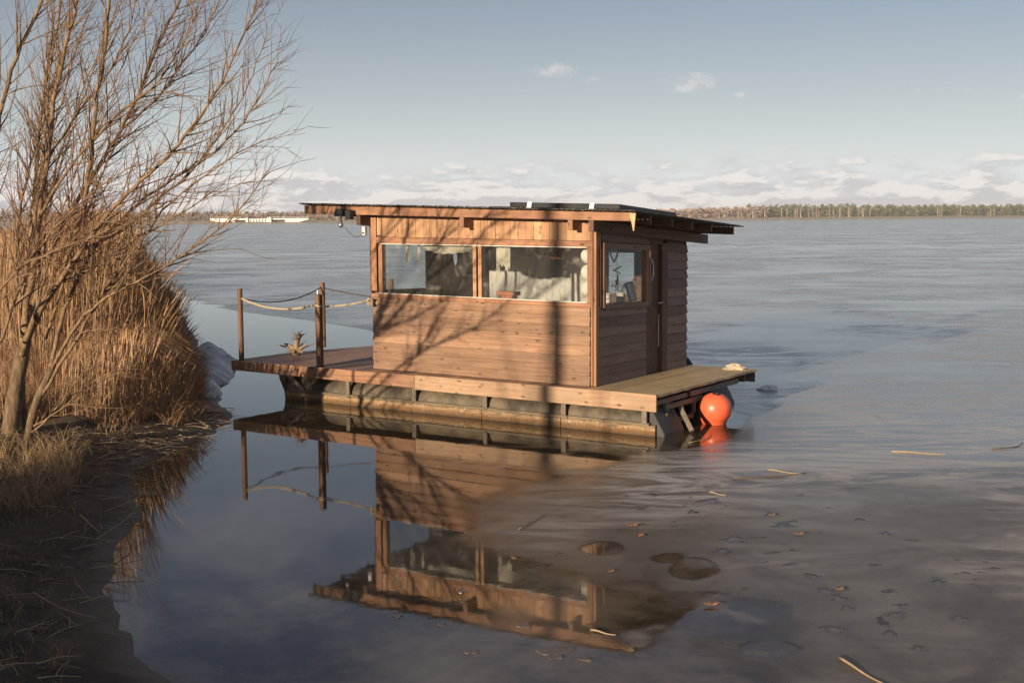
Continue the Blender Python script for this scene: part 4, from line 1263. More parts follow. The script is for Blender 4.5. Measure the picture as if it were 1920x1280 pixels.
def arch(p, d, ln, up, curl, k, r):
    """a curved shoot"""
    pts = [p.copy()]; d = d.normalized(); st = ln / k
    side = Vector((r.uniform(-1, 1), r.uniform(-1, 1), 0))
    for i in range(k):
        d = (d + Vector((0, 0, up)) * st + side * curl * st + Vector((r.uniform(-1, 1), r.uniform(-1, 1), r.uniform(-1, 1))) * .06).normalized()
        pts.append(pts[-1] + d * st)
    return pts


def resample(pts, step):
    pts = [Vector(p) for p in pts]
    # Catmull-Rom through the control points
    out = []
    for i in range(len(pts) - 1):
        a = pts[max(i - 1, 0)]; b = pts[i]; c = pts[i + 1]; d = pts[min(i + 2, len(pts) - 1)]
        n = max(1, int((c - b).length / step))
        for k in range(n):
            t = k / n
            out.append(.5 * ((2 * b) + (c - a) * t + (2 * a - 5 * b + 4 * c - d) * t * t + (3 * b - a - 3 * c + d) * t ** 3))
    out.append(pts[-1]); return out


def grow(limb, rads, r, side_mb, twig_mb, dens=1.0, right=.35, maxlen=1.5, lev2=True, tw=1.0):
    """side branches and twigs along a limb"""
    L = 0; nxt = .15
    tot = sum((limb[i + 1] - limb[i]).length for i in range(len(limb) - 1))
    for i in range(1, len(limb)):
        seg = limb[i] - limb[i - 1]; L += seg.length
        f = L / tot
        if f < .22: nxt = L; continue
        while L > nxt:
            nxt += r.uniform(.05, .20) / (dens * 1.8)
            d = seg.normalized(); o = d.orthogonal().normalized(); o.rotate(Matrix.Rotation(r.uniform(0, 6.283), 3, d))
            dd = d * r.uniform(.6, 1.1) + o * r.uniform(.4, .9) + Vector((right * r.random(), 0, .15))
            ln = maxlen * r.uniform(.25, 1.0) * (1.1 - .55 * f)
            pts = arch(limb[i], dd, ln, r.uniform(-.25, .9), r.uniform(-.9, .9), 6, r)
            r0 = min(rads[i] * .55, .004 + .006 * ln)
            side_mb.tube(pts, [r0 * (1 - .8 * k / 6) + .001 for k in range(7)], 4, cap=False)
            nt = int(ln * 8 * tw)
            for q in range(nt):
                j = r.randint(1, 6); b = pts[j]; e = (pts[j] - pts[j - 1]).normalized()
                o2 = e.orthogonal().normalized(); o2.rotate(Matrix.Rotation(r.uniform(0, 6.283), 3, e))
                l2 = r.uniform(.15, .75) * min(1, ln)
                tp = arch(b, e * r.uniform(.7, 1) + o2 * r.uniform(.35, .8), l2, r.uniform(-.2, .9), r.uniform(-1, 1), 4, r)
                twig_mb.tube(tp, [.0028, .0025, .0021, .0016, .0011], 3, cap=False)


def make_willow(label, base, trunk, limbs, seed, dens=1.0, maxlen=1.5, right=.35, tw=1.0):
    r = random.Random(seed)
    root = empty('willow', base, label=label, category='tree')
    inv = -Vector(base)
    tpts = resample([p + inv for p in trunk[0]], .12); k = len(tpts)
    h = MB(); h.tube(tpts, [(trunk[1] + (trunk[2] - trunk[1]) * i / (k - 1)) * (1 + .07 * math.sin(i * 1.7) + .05 * r.uniform(-1, 1)) * (1.25 if i == 0 else 1) for i in range(k)], 10)
    h.build('trunk', M['bark'], root, smooth=True)
    for ctrl, r0, r1 in limbs:
        pts = resample([p + inv for p in ctrl], .12); k = len(pts)
        for i in range(2, k): pts[i] = pts[i] + Vector((r.uniform(-1, 1), r.uniform(-1, 1), r.uniform(-1, 1))) * .012
        rads = [.74 * r0 + (r1 - .74 * r0) * i / (k - 1) for i in range(k)]
        h = MB(); h.tube(pts, rads, 7); lo = h.build('limb', M['limb'], root, smooth=True)
        sb, tb = MB(), MB(); grow(pts, rads, r, sb, tb, dens, right, maxlen, tw=tw)
        sb.build('side_branches', M['limb'], lo, smooth=True, fix=False, kind='stuff')
        tb.build('twigs', M['redtwig'] if r.random() < .35 else M['twig'], lo, fix=False, kind='stuff')
    return root


tb_ = on_ground(18, 815); d0 = tb_.y


def P(*q): return [at(x, y, d) for x, y, d in q]


dt = d0
make_willow('bare willow with a thick leaning grey trunk at the left edge of the bank', tb_,
            ([tb_ - Vector((.03, 0, .2))] + P((24, 770, dt), (34, 705, dt), (44, 650, dt + .05)), .115, .075),
            [(P((44, 650, dt + .05), (52, 560, dt), (66, 490, dt), (72, 410, dt - .1), (88, 300, dt - .2), (102, 190, dt - .2), (122, 90, dt - .3), (142, 20, dt - .3), (150, -60, dt - .3), (165, -180, dt - .4)), .058, .012),
             (P((40, 670, dt), (62, 600, dt - .3), (112, 515, dt - .6), (150, 410, dt - .8), (168, 310, dt - .9), (182, 180, dt - 1), (197, 90, dt - 1), (206, -20, dt - 1), (215, -150, dt - 1.1)), .052, .012),
             (P((48, 640, dt + .1), (72, 540, dt + .5), (120, 420, dt + .8), (175, 330, dt + 1.0), (225, 245, dt + 1.2), (262, 170, dt + 1.3), (300, 75, dt + 1.4), (345, -20, dt + 1.5), (370, -120, dt + 1.5)), .055, .010),
             (P((45, 645, dt), (90, 560, dt - .5), (150, 470, dt - .9), (212, 388, dt - 1.2), (290, 318, dt - 1.5), (345, 255, dt - 1.7), (402, 180, dt - 1.9), (445, 90, dt - 2.0), (482, 8, dt - 2.1)), .050, .008),
             (P((60, 540, dt), (62, 440, dt + .4), (68, 320, dt + .6), (80, 200, dt + .7), (98, 100, dt + .8), (114, 0, dt + .9), (120, -120, dt + .9)), .040, .010),
             (P((72, 410, dt - .1), (120, 330, dt - .5), (175, 262, dt - .7), (240, 200, dt - .9), (300, 150, dt - 1), (350, 70, dt - 1.1), (380, -20, dt - 1.1)), .026, .005),
             (P((225, 245, dt + 1.2), (290, 190, dt + 1.2), (340, 120, dt + 1.2), (385, 60, dt + 1.2), (420, -30, dt + 1.2)), .022, .005),
             (P((150, 470, dt - .9), (230, 430, dt - .8), (300, 372, dt - .7), (360, 320, dt - .6), (420, 240, dt - .5), (465, 160, dt - .5), (500, 60, dt - .5)), .024, .004),
             (P((112, 515, dt - .6), (180, 500, dt - .9), (250, 452, dt - 1.2), (320, 410, dt - 1.4), (400, 365, dt - 1.5), (470, 340, dt - 1.5)), .022, .004),
             (P((88, 300, dt - .2), (140, 220, dt + .1), (200, 140, dt + .3), (240, 60, dt + .4), (262, -30, dt + .4)), .024, .006),
             (P((50, 620, dt), (30, 500, dt + .6), (40, 380, dt + .9), (75, 250, dt + 1.1), (110, 130, dt + 1.2), (135, 20, dt + 1.2)), .035, .008)], 5, 1.0, 1.15, .12)
# slim upright shoots filling the fan of the big willow
def shoots(n, seed):
    r = random.Random(seed); out = []
    for i in range(n):
        x0 = r.uniform(38, 95); y0 = r.uniform(480, 640); x1 = x0 + (i + .5) / n * 300 + r.uniform(-20, 20); dd = r.uniform(-1.4, 1.4); b_ = r.uniform(.25, .5)
        pts = [(x0, y0, dt)] + [(x0 + (x1 - x0) * (t ** 1.0) * (1 - b_ * (1 - t)) , y0 + (-40 - y0) * t, dt + dd * t) for t in (.25, .5, .75, 1.0)]
        out.append((P(*pts), r.uniform(.018, .028), .004))
    return out


make_willow('slender upright willow shoots crowding up behind the thick grey trunk', tb_ + Vector((.12, .25, 0)),
            ([tb_ + Vector((.12, .25, -.2))] + P((40, 730, dt + .2), (50, 660, dt + .15), (55, 620, dt + .1)), .045, .035), shoots(9, 77), 77, .55, .8, .1)
sb_ = on_ground(46, 838); d1 = sb_.y
make_willow('shrubby willow with slender stems arching low toward the water', sb_,
            ([sb_ - Vector((0, 0, .15))] + P((58, 790, d1), (72, 745, d1), (98, 690, d1)), .052, .040),
            [(P((98, 690, d1), (125, 640, d1 - .2), (160, 590, d1 - .5), (215, 548, d1 - .8), (275, 520, d1 - 1.0), (345, 475, d1 - 1.2), (408, 430, d1 - 1.3), (455, 385, d1 - 1.4), (505, 322, d1 - 1.4)), .030, .005),
             (P((90, 710, d1), (115, 600, d1 + .2), (170, 480, d1 + .2), (240, 400, d1 + .1), (310, 345, d1), (380, 300, d1 - .1), (440, 250, d1 - .1), (480, 190, d1 - .1), (520, 120, d1 - .1)), .036, .006),
             (P((80, 740, d1), (140, 640, d1 - .4), (200, 540, d1 - .6), (265, 450, d1 - .7), (320, 380, d1 - .8), (385, 330, d1 - .8), (440, 290, d1 - .9), (495, 262, d1 - .9)), .030, .005),
             (P((60, 800, d1), (110, 770, d1 - .2), (160, 725, d1 - .3), (205, 700, d1 - .4), (250, 688, d1 - .4)), .014, .004),
             (P((52, 815, d1), (85, 790, d1 - .1), (120, 745, d1 - .2), (160, 690, d1 - .2), (190, 640, d1 - .2)), .016, .004)], 9, 1.0, .95, .2)
# a third clump of stems just past the left edge of the view
b3 = Vector((at(-60, 830, d0 - .3).x, d0 - .3, 0)); b3.z = gz(b3.x, b3.y)
d3 = b3.y
make_willow('willow stem clump at the far left edge with one stout leaning stem', b3,
            ([b3 - Vector((0, 0, .2))] + P((-55, 760, d3), (-45, 680, d3), (-30, 600, d3)), .10, .07),
            [(P((-30, 600, d3), (-22, 450, d3 - .2), (-12, 290, d3 - .4), (14, 160, d3 - .5), (50, 65, d3 - .6), (82, -10, d3 - .7), (100, -120, d3 - .7)), .048, .014),
             (P((-30, 600, d3), (0, 640, d3 - .2), (30, 560, d3 - .4), (70, 470, d3 - .6), (130, 400, d3 - .7), (190, 350, d3 - .7), (250, 310, d3 - .8)), .028, .006),
             (P((-30, 610, d3), (-10, 560, d3 - .6), (40, 500, d3 - 1), (105, 470, d3 - 1.2), (180, 440, d3 - 1.3), (240, 420, d3 - 1.4)), .022, .005),
             (P((-35, 600, d3), (-60, 420, d3), (-70, 250, d3), (-60, 80, d3 - .2), (-30, -60, d3 - .3)), .05, .012)], 21, .8, 1.3)

# trees of the same bank and added shading brush, standing out of view toward the sun; their shadows cross the cabin and the shore
def bare_tree(label, x, y, r0, hgt, lean, forks, seed, clear=.35, dens=.5):
    r = random.Random(seed); base = Vector((x, y, gz(x, y)))
    tr = [base - Vector((0, 0, .2)), base + Vector((lean[0] * .2, lean[1] * .2, hgt * .25)), base + Vector((lean[0] * .4, lean[1] * .4, hgt * clear))]
    limbs = []
    for k in range(forks):
        a = 6.283 * k / forks + r.uniform(-.4, .4); sp = r.uniform(.6, 1.3) if k else .2
        top = tr[2]; pts = [top]
        for q in (.2, .5, .75, 1.0):
            pts.append(top + Vector((math.cos(a) * sp * q + lean[0] * q, math.sin(a) * sp * q + lean[1] * q, hgt * (1 - clear) * q)))
        limbs.append((pts, r0 * (.62 if k else .75), .012))
    return make_willow(label, base, (tr, r0, r0 * .8), limbs, seed, dens, 1.2, 0, .45)


tt = hbw(1.60, V0, 1)
sh = SUN_H.copy()
p1 = tt + sh * 19
bare_tree('tall bare tree on the bank toward the sun, out of view', p1.x, p1.y, .125, 13.5, (.1, .1), 3, 31, .68, .3)
p2 = hbw(.75, 0, 0) + sh * 15
bare_tree('slim bare tree on the bank toward the sun, out of view', p2.x, p2.y, .034, 7.0, (.1, 0), 2, 32, .30, .25)
p3 = hbw(2.1, 0, 0) + sh * 17
bare_tree('slanting bare tree on the bank behind the tall one, out of view', p3.x, p3.y, .04, 5.0, (.3, 0), 2, 37, .4, .2)


# ------------------------------------------------------------------ reeds and grass
def blades(name, bases, heights, dirs, leans, widths, mat, droop=.5, seg=5, plume=0.0, seed=0, **props):
    """curved tapering straws as crossed strips; vectorised"""
    r = np.random.default_rng(seed); n = len(bases)
    t = np.linspace(0, 1, seg + 1)
    side = np.column_stack([-dirs[:, 1], dirs[:, 0], np.zeros(n)])
    # turn strips every which way
    ang = r.random(n) * math.pi
    sd = np.column_stack([np.cos(ang), np.sin(ang), np.zeros(n)])
    V = []
    wob = r.normal(0, .03, (n, 2))
    for k, tk in enumerate(t):
        hor = leans[:, None] * heights[:, None] * (tk * .35 + tk ** 2 * .65) * dirs
        z = heights * tk * np.sqrt(np.maximum(.05, 1 - (leans * (.35 + .5 * tk)) ** 2 * .8)) - droop * heights * leans * tk ** 3 * .5
        c = bases + np.column_stack([hor[:, 0] + wob[:, 0] * tk * heights * math.sin(tk * 3), hor[:, 1] + wob[:, 1] * tk * heights, z])
        w = widths * (1 - .85 * tk) if plume == 0 else widths * (1 - .5 * tk)
        if plume:
            w = w * (plume if .79 < tk < .99 else (.2 if tk >= .99 else 1))
        V.append(c - sd * w[:, None] * .5); V.append(c + sd * w[:, None] * .5)
    V = np.stack(V, 1)                       # n, 2*(seg+1), 3
    idx = np.arange(n)[:, None] * (2 * (seg + 1)); Fc = []
    for k in range(seg):
        Fc.append(np.column_stack([idx[:, 0] + 2 * k, idx[:, 0] + 2 * k + 1, idx[:, 0] + 2 * k + 3, idx[:, 0] + 2 * k + 2]))
    Fc = np.concatenate(Fc)
    o = mesh_np(name, V.reshape(-1, 3), Fc, mat, **props)
    a = o.data.attributes.new('tint', 'FLOAT', 'POINT')
    a.data.foreach_set('value', np.repeat(r.random(n), 2 * (seg + 1)).astype(np.float32))
    return o


def sample_poly(poly, n, r):
    lo, hi = poly.min(0), poly.max(0); out = np.zeros((0, 2))
    while len(out) < n:
        q = lo + r.random((n * 2, 2)) * (hi - lo); out = np.vstack([out, q[inside_poly(q, poly)]])
    return out[:n]


inside_poly = inside


def px_poly(q): return np.array([[p.x, p.y] for p in (on_ground(*a) for a in q)])


r_ = np.random.default_rng(5)
# main reed bed: tall on the left, thinning and leaning outward to the water on the right
RB = px_poly([(40, 722), (200, 724), (290, 728), (330, 712), (336, 675), (312, 648), (200, 642), (40, 650)])
RBF = px_poly([(90, 782), (180, 784), (260, 788), (335, 782), (374, 772), (380, 745), (366, 700), (338, 690), (250, 722), (90, 735)])
xr0, xr1 = RB[:, 0].min(), RB[:, 0].max()


def reed_height(Pn):
    # measured in the picture plane of depth ~18: height falls off toward the open water
    d = -sdf(Pn, LAND); d = np.maximum(0, -d)
    pxs = 960 + Pn[:, 0] / Pn[:, 1] * F
    return np.interp(pxs, [60, 150, 200, 250, 300, 340], [2.5, 2.8, 2.95, 2.0, 1.3, .75])


def reeds(name, poly, n, seed, label, scale=1.0, hf=None, lean0=.10, w=.011, **kw):
    r = np.random.default_rng(seed); Pn = sample_poly(poly, n, r)
    hh = (hf(Pn) if hf else np.full(n, 2.6)) * scale * (1 - .45 * r.random(n) ** 2)
    pxs = 960 + Pn[:, 0] / Pn[:, 1] * F
    lean = np.clip(np.interp(pxs, [0, 220, 330, 410], [.08, .15, .40, .70]) + r.normal(0, .10, n), .0, .92)
    a = r.normal(-.35, .65, n); dirs = np.column_stack([np.cos(a), np.sin(a), np.zeros(n)])
    B = np.column_stack([Pn, ground(Pn) - .03])
    k = int(n * .55)
    blades(name, B[:k], hh[:k], dirs[:k], lean[:k], np.full(k, w), M['reed'], .35, 6, 3.2, seed, kind='stuff', label=label + ', plumed stalks')
    b2 = r.normal(-.1, 1.3, n - k); d2 = np.column_stack([np.cos(b2), np.sin(b2), np.zeros(n - k)])
    blades(name, B[k:], hh[k:] * .72, d2, np.clip(lean[k:] + r.normal(.12, .2, n - k), 0, .95), np.full(n - k, w * 1.5), M['reed'], .8, 5, 0, seed + 1, kind='stuff', label=label + ', dead leaves')


reeds('reed_bed', RB, 5600, 41, 'tall tan reed bed behind the willow', hf=reed_height)
reeds('reed_bed', RBF, 3600, 45, 'low front skirt of the reed bed drooping toward the raft', w=.009,
      hf=lambda Q: np.interp(960 + Q[:, 0] / Q[:, 1] * F, [60, 130, 250, 320, 360, 385], [.6, .8, 1.15, .85, .5, .2]))
ra = np.random.default_rng(47); RA = px_poly([(110, 735), (200, 752), (262, 752), (285, 720), (265, 690), (120, 700)])
Pa = sample_poly(RA, 1500, ra); aa = ra.normal(-.35, .35, 1500)
blades('reed_bed', np.column_stack([Pa, ground(Pa) + ra.random(1500) * .4]), .7 + ra.random(1500) * .7, np.column_stack([np.cos(aa), np.sin(aa), np.zeros(1500)]),
       np.clip(ra.normal(.86, .10, 1500), .4, .97), np.full(1500, .010), M['reed'], 1.25, 8, 1.8, 47, kind='stuff', label='bent reeds arching from the bed down to the water')
RB2 = px_poly([(-60, 660), (150, 650), (330, 638), (345, 612), (316, 570), (290, 540), (258, 510), (200, 490), (-60, 520)])
reeds('reed_bed', RB2, 7000, 43, 'farther reed bed along the receding shore at left', .95, w=.016, hf=lambda Q: np.interp(960 + Q[:, 0] / Q[:, 1] * F, [0, 150, 250, 345], [2.4, 2.4, 1.7, 1.0]))

# broken reed litter and grass on the bank
def grass_patch(poly, n, seed, label, h0, h1, lean=.5, w=.008, name='dry_grass', mat='grass', dmin=.15):
    r = np.random.default_rng(seed); Pn = sample_poly(poly, n, r); Pn = Pn[sdf(Pn, LAND) > dmin]; n = len(Pn)
    cl = vnoise(Pn, .8, seed) > -.05; Pn = Pn[cl]; n = len(Pn)
    a = r.random(n) * 6.283; dirs = np.column_stack([np.cos(a), np.sin(a), np.zeros(n)])
    B = np.column_stack([Pn, ground(Pn) - .01])
    blades(name, B, h0 + (h1 - h0) * r.random(n), dirs, np.clip(r.normal(lean, .25, n), 0, .95), np.full(n, w), M[mat], 1.1, 5, 0, seed, kind='stuff', label=label)


G1 = px_poly([(-60, 990), (60, 960), (130, 930), (150, 880), (120, 840), (40, 830), (-60, 840)])
grass_patch(G1, 2600, 51, 'tussock of pale dry grass at the foot of the willow', .15, .62, .75, .007)
G2 = px_poly([(-100, 1290), (120, 1290), (150, 1150), (190, 1000), (240, 900), (330, 815), (200, 800), (-100, 820)])
grass_patch(G2, 1900, 52, 'short dead grass scattered over the dark bank', .05, .22, .8, .006)
G3 = px_poly([(60, 800), (200, 800), (330, 800), (405, 785), (380, 740), (60, 760)])
grass_patch(G3, 3800, 53, 'flattened reed litter at the edge of the reed bed', .2, .7, .92, .008, 'reed_litter', 'reed')
G4 = px_poly([(-80, 800), (60, 790), (120, 745), (100, 700), (-80, 690)])
grass_patch(G4, 3500, 55, 'tangled brown undergrowth behind the willow trunk', .4, 1.0, .45, .010, 'undergrowth', 'reed')
SH = np.array([[-5.4, 3], [-4.6, 6.5], [-5.5, 8.6], [-7.3, 8.8], [-8.5, 7], [-12, 4], [-12, -4], [-6, -4]])  # brush out of view, added and shaped to shade the lower bank
grass_patch(SH, 9000, 54, 'tall brown brush added out of view to shade the bank', 1.0, 2.1, .2, .02, 'shade_brush', 'reed')
grass_patch(SH, 9000, 56, 'dense brown stems in the brush added out of view to shade the bank', .8, 1.9, .2, .02, 'shade_brush', 'reed')


def litter(poly, n, seed, label, mat, l0, l1, r0):
    r = random.Random(seed); Pn = sample_poly(poly, n, np.random.default_rng(seed)); h = MB()
    d = sdf(Pn, LAND)
    for (x, y), dd in zip(Pn, d):
        if dd < -.35: continue
        a = r.uniform(0, 6.28); l_ = r.uniform(l0, l1); z = max(gz(x, y), .0) + .012; b_ = r.uniform(-.3, .3)
        p = Vector((x, y, z)); dv = Vector((math.cos(a), math.sin(a), r.uniform(-.02, .22))); sd_ = Vector((-math.sin(a), math.cos(a), 0))
        h.tube([p, p + dv * l_ * .5 + sd_ * b_ * l_ * .3, p + dv * l_ + Vector((0, 0, -.1 * l_))], [r0, r0 * .8, r0 * .3], 3, cap=False)
    h.build('twig_litter', M[mat], None, fix=False, kind='stuff', label=label)


litter(G2, 700, 91, 'dark twigs and dead stems littering the bank', 'twigdark', .08, .45, .005)
litter(G2, 140, 92, 'pale broken straws littering the bank edge', 'stalk', .08, .5, .004)
litter(px_poly([(395, 812), (440, 790), (440, 770), (405, 760), (250, 800), (225, 1000), (262, 980), (270, 900)]), 240, 93, 'reed scraps washed up along the waterline', 'stalk', .06, .4, .004)
# ------------------------------------------------------------------ ice mound at the reed edge
mpx = [(372, 752), (408, 748), (417, 722), (432, 690), (434, 668), (412, 652), (385, 645), (366, 660)]
MP = np.array([[p.x, p.y] for p in (onz(*q, .02) for q in mpx)])


def mound(Pn):
    d = sdf(Pn, MP) + vnoise(Pn, .9, 61) * .5
    return np.where(d > 0, .30 * (1 - np.exp(-np.maximum(d, 0) / .25)), d * .5) + (vnoise(Pn, .7, 62, 3) * .22 + vnoise(Pn, .22, 63, 3) * .12) * (d > 0) - .01


xs_ = np.arange(MP[:, 0].min() - 1.2, MP[:, 0].max() + .6, .07); ys_ = np.arange(MP[:, 1].min() - .8, MP[:, 1].max() + .8, .09)
M['mound'] = plain('grey crusted ice', (.46, .45, .44), .42, .22, 5, bmp=.5)
grid('ice_mound', xs_, ys_, mound, M['mound'], keep=lambda Pn, A: mound(Pn) > -.12, label='grey crusted ice heaped at the foot of the reeds left of the raft', category='ice mound')

# ------------------------------------------------------------------ loose reeds, leaves and sticks on the ice
def stalk(px0, py0, px1, py1, label, r=.010, bend=.04, z=.012, mat='stalk', lift=0.0, name='reed_stalk', **kw):
    a = onz(px0, py0, z); b = onz(px1, py1, z); side = (b - a).cross(Vector((0, 0, 1))).normalized()
    n = 9; pts = []
    for i in range(n):
        t = i / (n - 1); pts.append(a.lerp(b, t) + side * bend * math.sin(t * math.pi) + Vector((0, 0, lift * t + .004 * math.sin(7 * t))))
    c = pts[0].copy(); h = MB(); r *= .62; h.tube([p - c for p in pts], [r * (1 - .55 * i / (n - 1)) for i in range(n)], 6)
    o = h.build(name, M[mat], None, label=label, category='stick' if name != 'reed_stalk' else 'reed stalk', smooth=True, **kw); o.location = c
    return o


stalk(1672, 846, 1774, 852, 'long pale reed stalk lying alone on grey ice at right', .016, -.02)
stalk(1574, 1232, 1662, 1284, 'thick pale split reed at the bottom edge of the ice', .017, .008)
stalk(1108, 1180, 1155, 1190, 'short bright straw at the tip of the mirrored roof', .012, .0)
stalk(972, 992, 1022, 962, 'thin bent straw on brown ice below the cabin', .007, .02)
stalk(1292, 830, 1334, 812, 'curved white straw by the orange reflection of the buoy', .010, .08)
stalk(1374, 896, 1512, 886, 'long grey frozen reed on ice below the buoy', .014, .05, mat='twigdark')
stalk(1440, 880, 1500, 888, 'brown reed frozen over the long grey one', .013, 0)
stalk(1330, 922, 1362, 928, 'small orange reed fragment on brown ice', .012, 0)
stalk(1860, 842, 1918, 830, 'dark frozen twig at the right edge of the ice', .013, .08, mat='twigdark')
stalk(155, 1068, 270, 1057, 'long bent reed reaching from bank over water', .009, .02, .05, lift=.04)
stalk(150, 965, 188, 998, 'pale broken stalk on the sunlit sand bump', .009, .0, .30)
stalk(130, 1004, 245, 1014, 'thin straight stalk lying across the sandy bank edge', .007, .02, .12)
stalk(180, 1010, 262, 950, 'bent reed stalk leaning across the sand bump toward water', .008, .06, .14, lift=.05)
stalk(62, 1110, 180, 1158, 'grey straw on the dark bank near the bottom left', .008, .04, .2)
stalk(140, 1090, 176, 1130, 'small thin straw close to the water on dark bank', .006, .0, .1)

leaf_group = 'dead oak leaves on the ice'
def oak_leaf(px, py, s, rz, label, z=.012):
    n = 24; h = MB(); pts = []
    for i in range(n):
        t = 2 * math.pi * i / n; l_ = 1 + .28 * math.cos(7 * t)
        pts.append((math.cos(t) * 1.0 * (.8 + .2 * l_), math.sin(t) * .48 * l_))
    b = len(h.v)
    for sgn in (0, 1):
        h.v.append((0, 0, .05 * s + sgn * .004))
        for x, y in pts: h.v.append((x * s, y * s, (.25 * (x * x) + .5 * y * y) * s * .9 + sgn * .004))
    for i in range(n):
        j = (i + 1) % n
        h.f += [(0, 1 + j, 1 + i), (n + 1, n + 2 + i, n + 2 + j), (1 + i, 1 + j, n + 2 + j, n + 2 + i)]
    root = empty('oak_leaf', onz(px, py, z), rz, label=label, category='leaf', group=leaf_group)
    h.build('leaf_blade', M['leaf'], root)
    h = MB(); h.tube([(.9 * s, 0, .2 * s), (1.5 * s, .1 * s, .1 * s)], .004, 4); h.build('leaf_stem', M['twigdark'], root)


for px, py, s, rz, lab in ((1186, 985, .055, .3, 'largest curled leaf on brown ice below the cabin end'), (1202, 1004, .040, 1.2, 'small leaf just below the largest one on brown ice'),
                           (1334, 1133, .055, .1, 'oak leaf at the top edge of the dark melt pool'), (1498, 1001, .045, .2, 'orange leaf alone on ice above the footprints'),
                           (964, 1047, .035, 2, 'pale leaf scrap near the mirrored window post'), (1146, 1071, .032, .7, 'little leaf beside the mirrored roof end'),
                           (1448, 965, .035, .5, 'dark leaf in a hollow of the ice right of the buoy track'), (1575, 1104, .035, .5, 'leaf beside the footprints in dark ice')):
    oak_leaf(px, py, s, rz, lab)
# slivers of ice floating at the front water
def floe(px, py, rx, ry, seed, label):
    r = random.Random(seed); c = onz(px, py, .0); n = 22; h = MB()
    pts = []
    for i in range(n):
        t = 6.283 * i / n; k = 1 + .3 * math.sin(3 * t + px) + r.uniform(-.25, .25); q = onz(px + .62 * rx * k * math.cos(t), py + .62 * ry * k * math.sin(t), 0); pts.append((q.x - c.x, q.y - c.y))
    b = 0
    h.v = [(x, y, -.01) for x, y in pts] + [(x * .94, y * .94, .003 + r.uniform(0, .003)) for x, y in pts]
    h.f = [tuple(reversed(range(n))), tuple(range(n, 2 * n))] + [(i, (i + 1) % n, n + (i + 1) % n, n + i) for i in range(n)]
    o = h.build('ice_floe', M['floe'], None, label=label, category='ice floe', group='thin ice floes on the front water'); o.location = c


M['floe'] = plain('thin floating ice', (.13, .11, .09), .2, .4, 18, bmp=.3)
for px, py, rx, ry, lab in ((868, 1108, 15, 7, 'thin ice piece in the middle of the mirrored upright boards'), (745, 1155, 14, 6, 'ice piece with white rim just below the mirrored fascia'), (742, 1146, 7, 4, 'small bright ice sliver above the rimmed piece'),
                            (985, 1173, 22, 7, 'wide ice piece touching the mirrored roof edge'), (885, 1222, 18, 6, 'dark long ice piece with a white end'),
                            (1040, 1222, 48, 18, 'large dark ice sheet near the bottom centre'), 
                            (828, 1171, 12, 5, 'small ice crumb below the mirrored fascia'), (1098, 1236, 22, 4, 'narrow chain of ice crumbs at lower centre'), ):
    floe(px, py, rx, ry, int(px), lab)

# ------------------------------------------------------------------ far shore
def shore_d(px): return float(np.interp(px, [-1500, 0, 650, 1300, 1900, 3000], [560, 620, 660, 735, 825, 1000]))


pts = [(px, shore_d(px)) for px in np.linspace(-1500, 3400, 60)]
h = MB(); nrow = 4
for px, d in pts:
    r0 = ray(px, 405); az = r0.x / r0.y
    for dd, z in ((-14, -.3), (-2, .55), (30, 1.5), (340, 1.8)): h.v.append((az * (d + dd), d + dd, z + (rng.uniform(-.12, .12) if dd > 0 else 0)))
for i in range(len(pts) - 1):
    for j in range(nrow - 1): b = i * nrow + j; h.f.append((b, b + nrow, b + nrow + 1, b + 1))
h.build('far_shore', M['shore'], fix=False, kind='structure', label='low tan meadow strip along the far shore')


def crown_mesh(name, seed, hgt, w, n, leaf, base=.25, shape='pine'):
    r = np.random.default_rng(seed); V = []; Fc = []
    k = 0
    for i in range(n):
        t = r.random() ** .8; z = hgt * (base + (1 - base) * t)
        if shape == 'pine': rad = w * (.35 + .65 * math.sin(min(1, (1 - t) * 1.25) * math.pi * .55)) * r.random() ** .5
        else: rad = w * (math.sin(min(1, .15 + t * .95) * math.pi) ** .7) * r.random() ** .5
        a = r.random() * 6.283; c = np.array([rad * math.cos(a), rad * math.sin(a), z])
        for q in range(3): V.append(c + r.normal(0, leaf, 3) * (1, 1, .8 if shape == 'pine' else 1.3))
        Fc.append((k, k + 1, k + 2)); k += 3
    return np.array(V), np.array(Fc)


def far_tree(seed, shape):
    r = random.Random(seed)
    if shape == 'pine':
        hgt = 9.5; root = empty('pine'); h = MB(); h.tube([(0, 0, -.5), (0, 0, hgt * .8)], [.22, .1], 5); h.build('trunk', M['pinebark'], root, fix=False)
        V, Fc = crown_mesh('crown', seed, hgt, 2.7, 150, .5, .10); mesh_np('crown', V, Fc, M['pine'], root)
    else:
        hgt = 9.0; root = empty('birch'); h = MB(); h.tube([(0, 0, -.5), (r.uniform(-.3, .3), 0, hgt * .5), (r.uniform(-.5, .5), 0, hgt * .93)], [.20, .15, .05], 5); h.build('trunk', M['farbark'], root, fix=False)
        h = MB()
        for i in range(70):
            z = hgt * r.uniform(.25, .95); a = r.uniform(0, 6.283); l_ = r.uniform(.8, 2.0) * (1.15 - z / hgt)
            h.tube([(0, 0, z), (math.cos(a) * l_ * .6, math.sin(a) * l_ * .6, z + l_ * .7), (math.cos(a) * l_, math.sin(a) * l_, z + l_ * 1.0)], [.05, .035, .02], 3, cap=False)
        h.build('crown', M['fartwig'], root, fix=False)
    return root


def dup(root):
    c = root.copy(); COL.objects.link(c)
    for ch in root.children:
        k = ch.copy(); COL.objects.link(k); k.parent = c
    return c


protos = {'pine': [far_tree(700 + i, 'pine') for i in range(5)], 'birch': [far_tree(800 + i, 'birch') for i in range(5)]}
used_p = set()


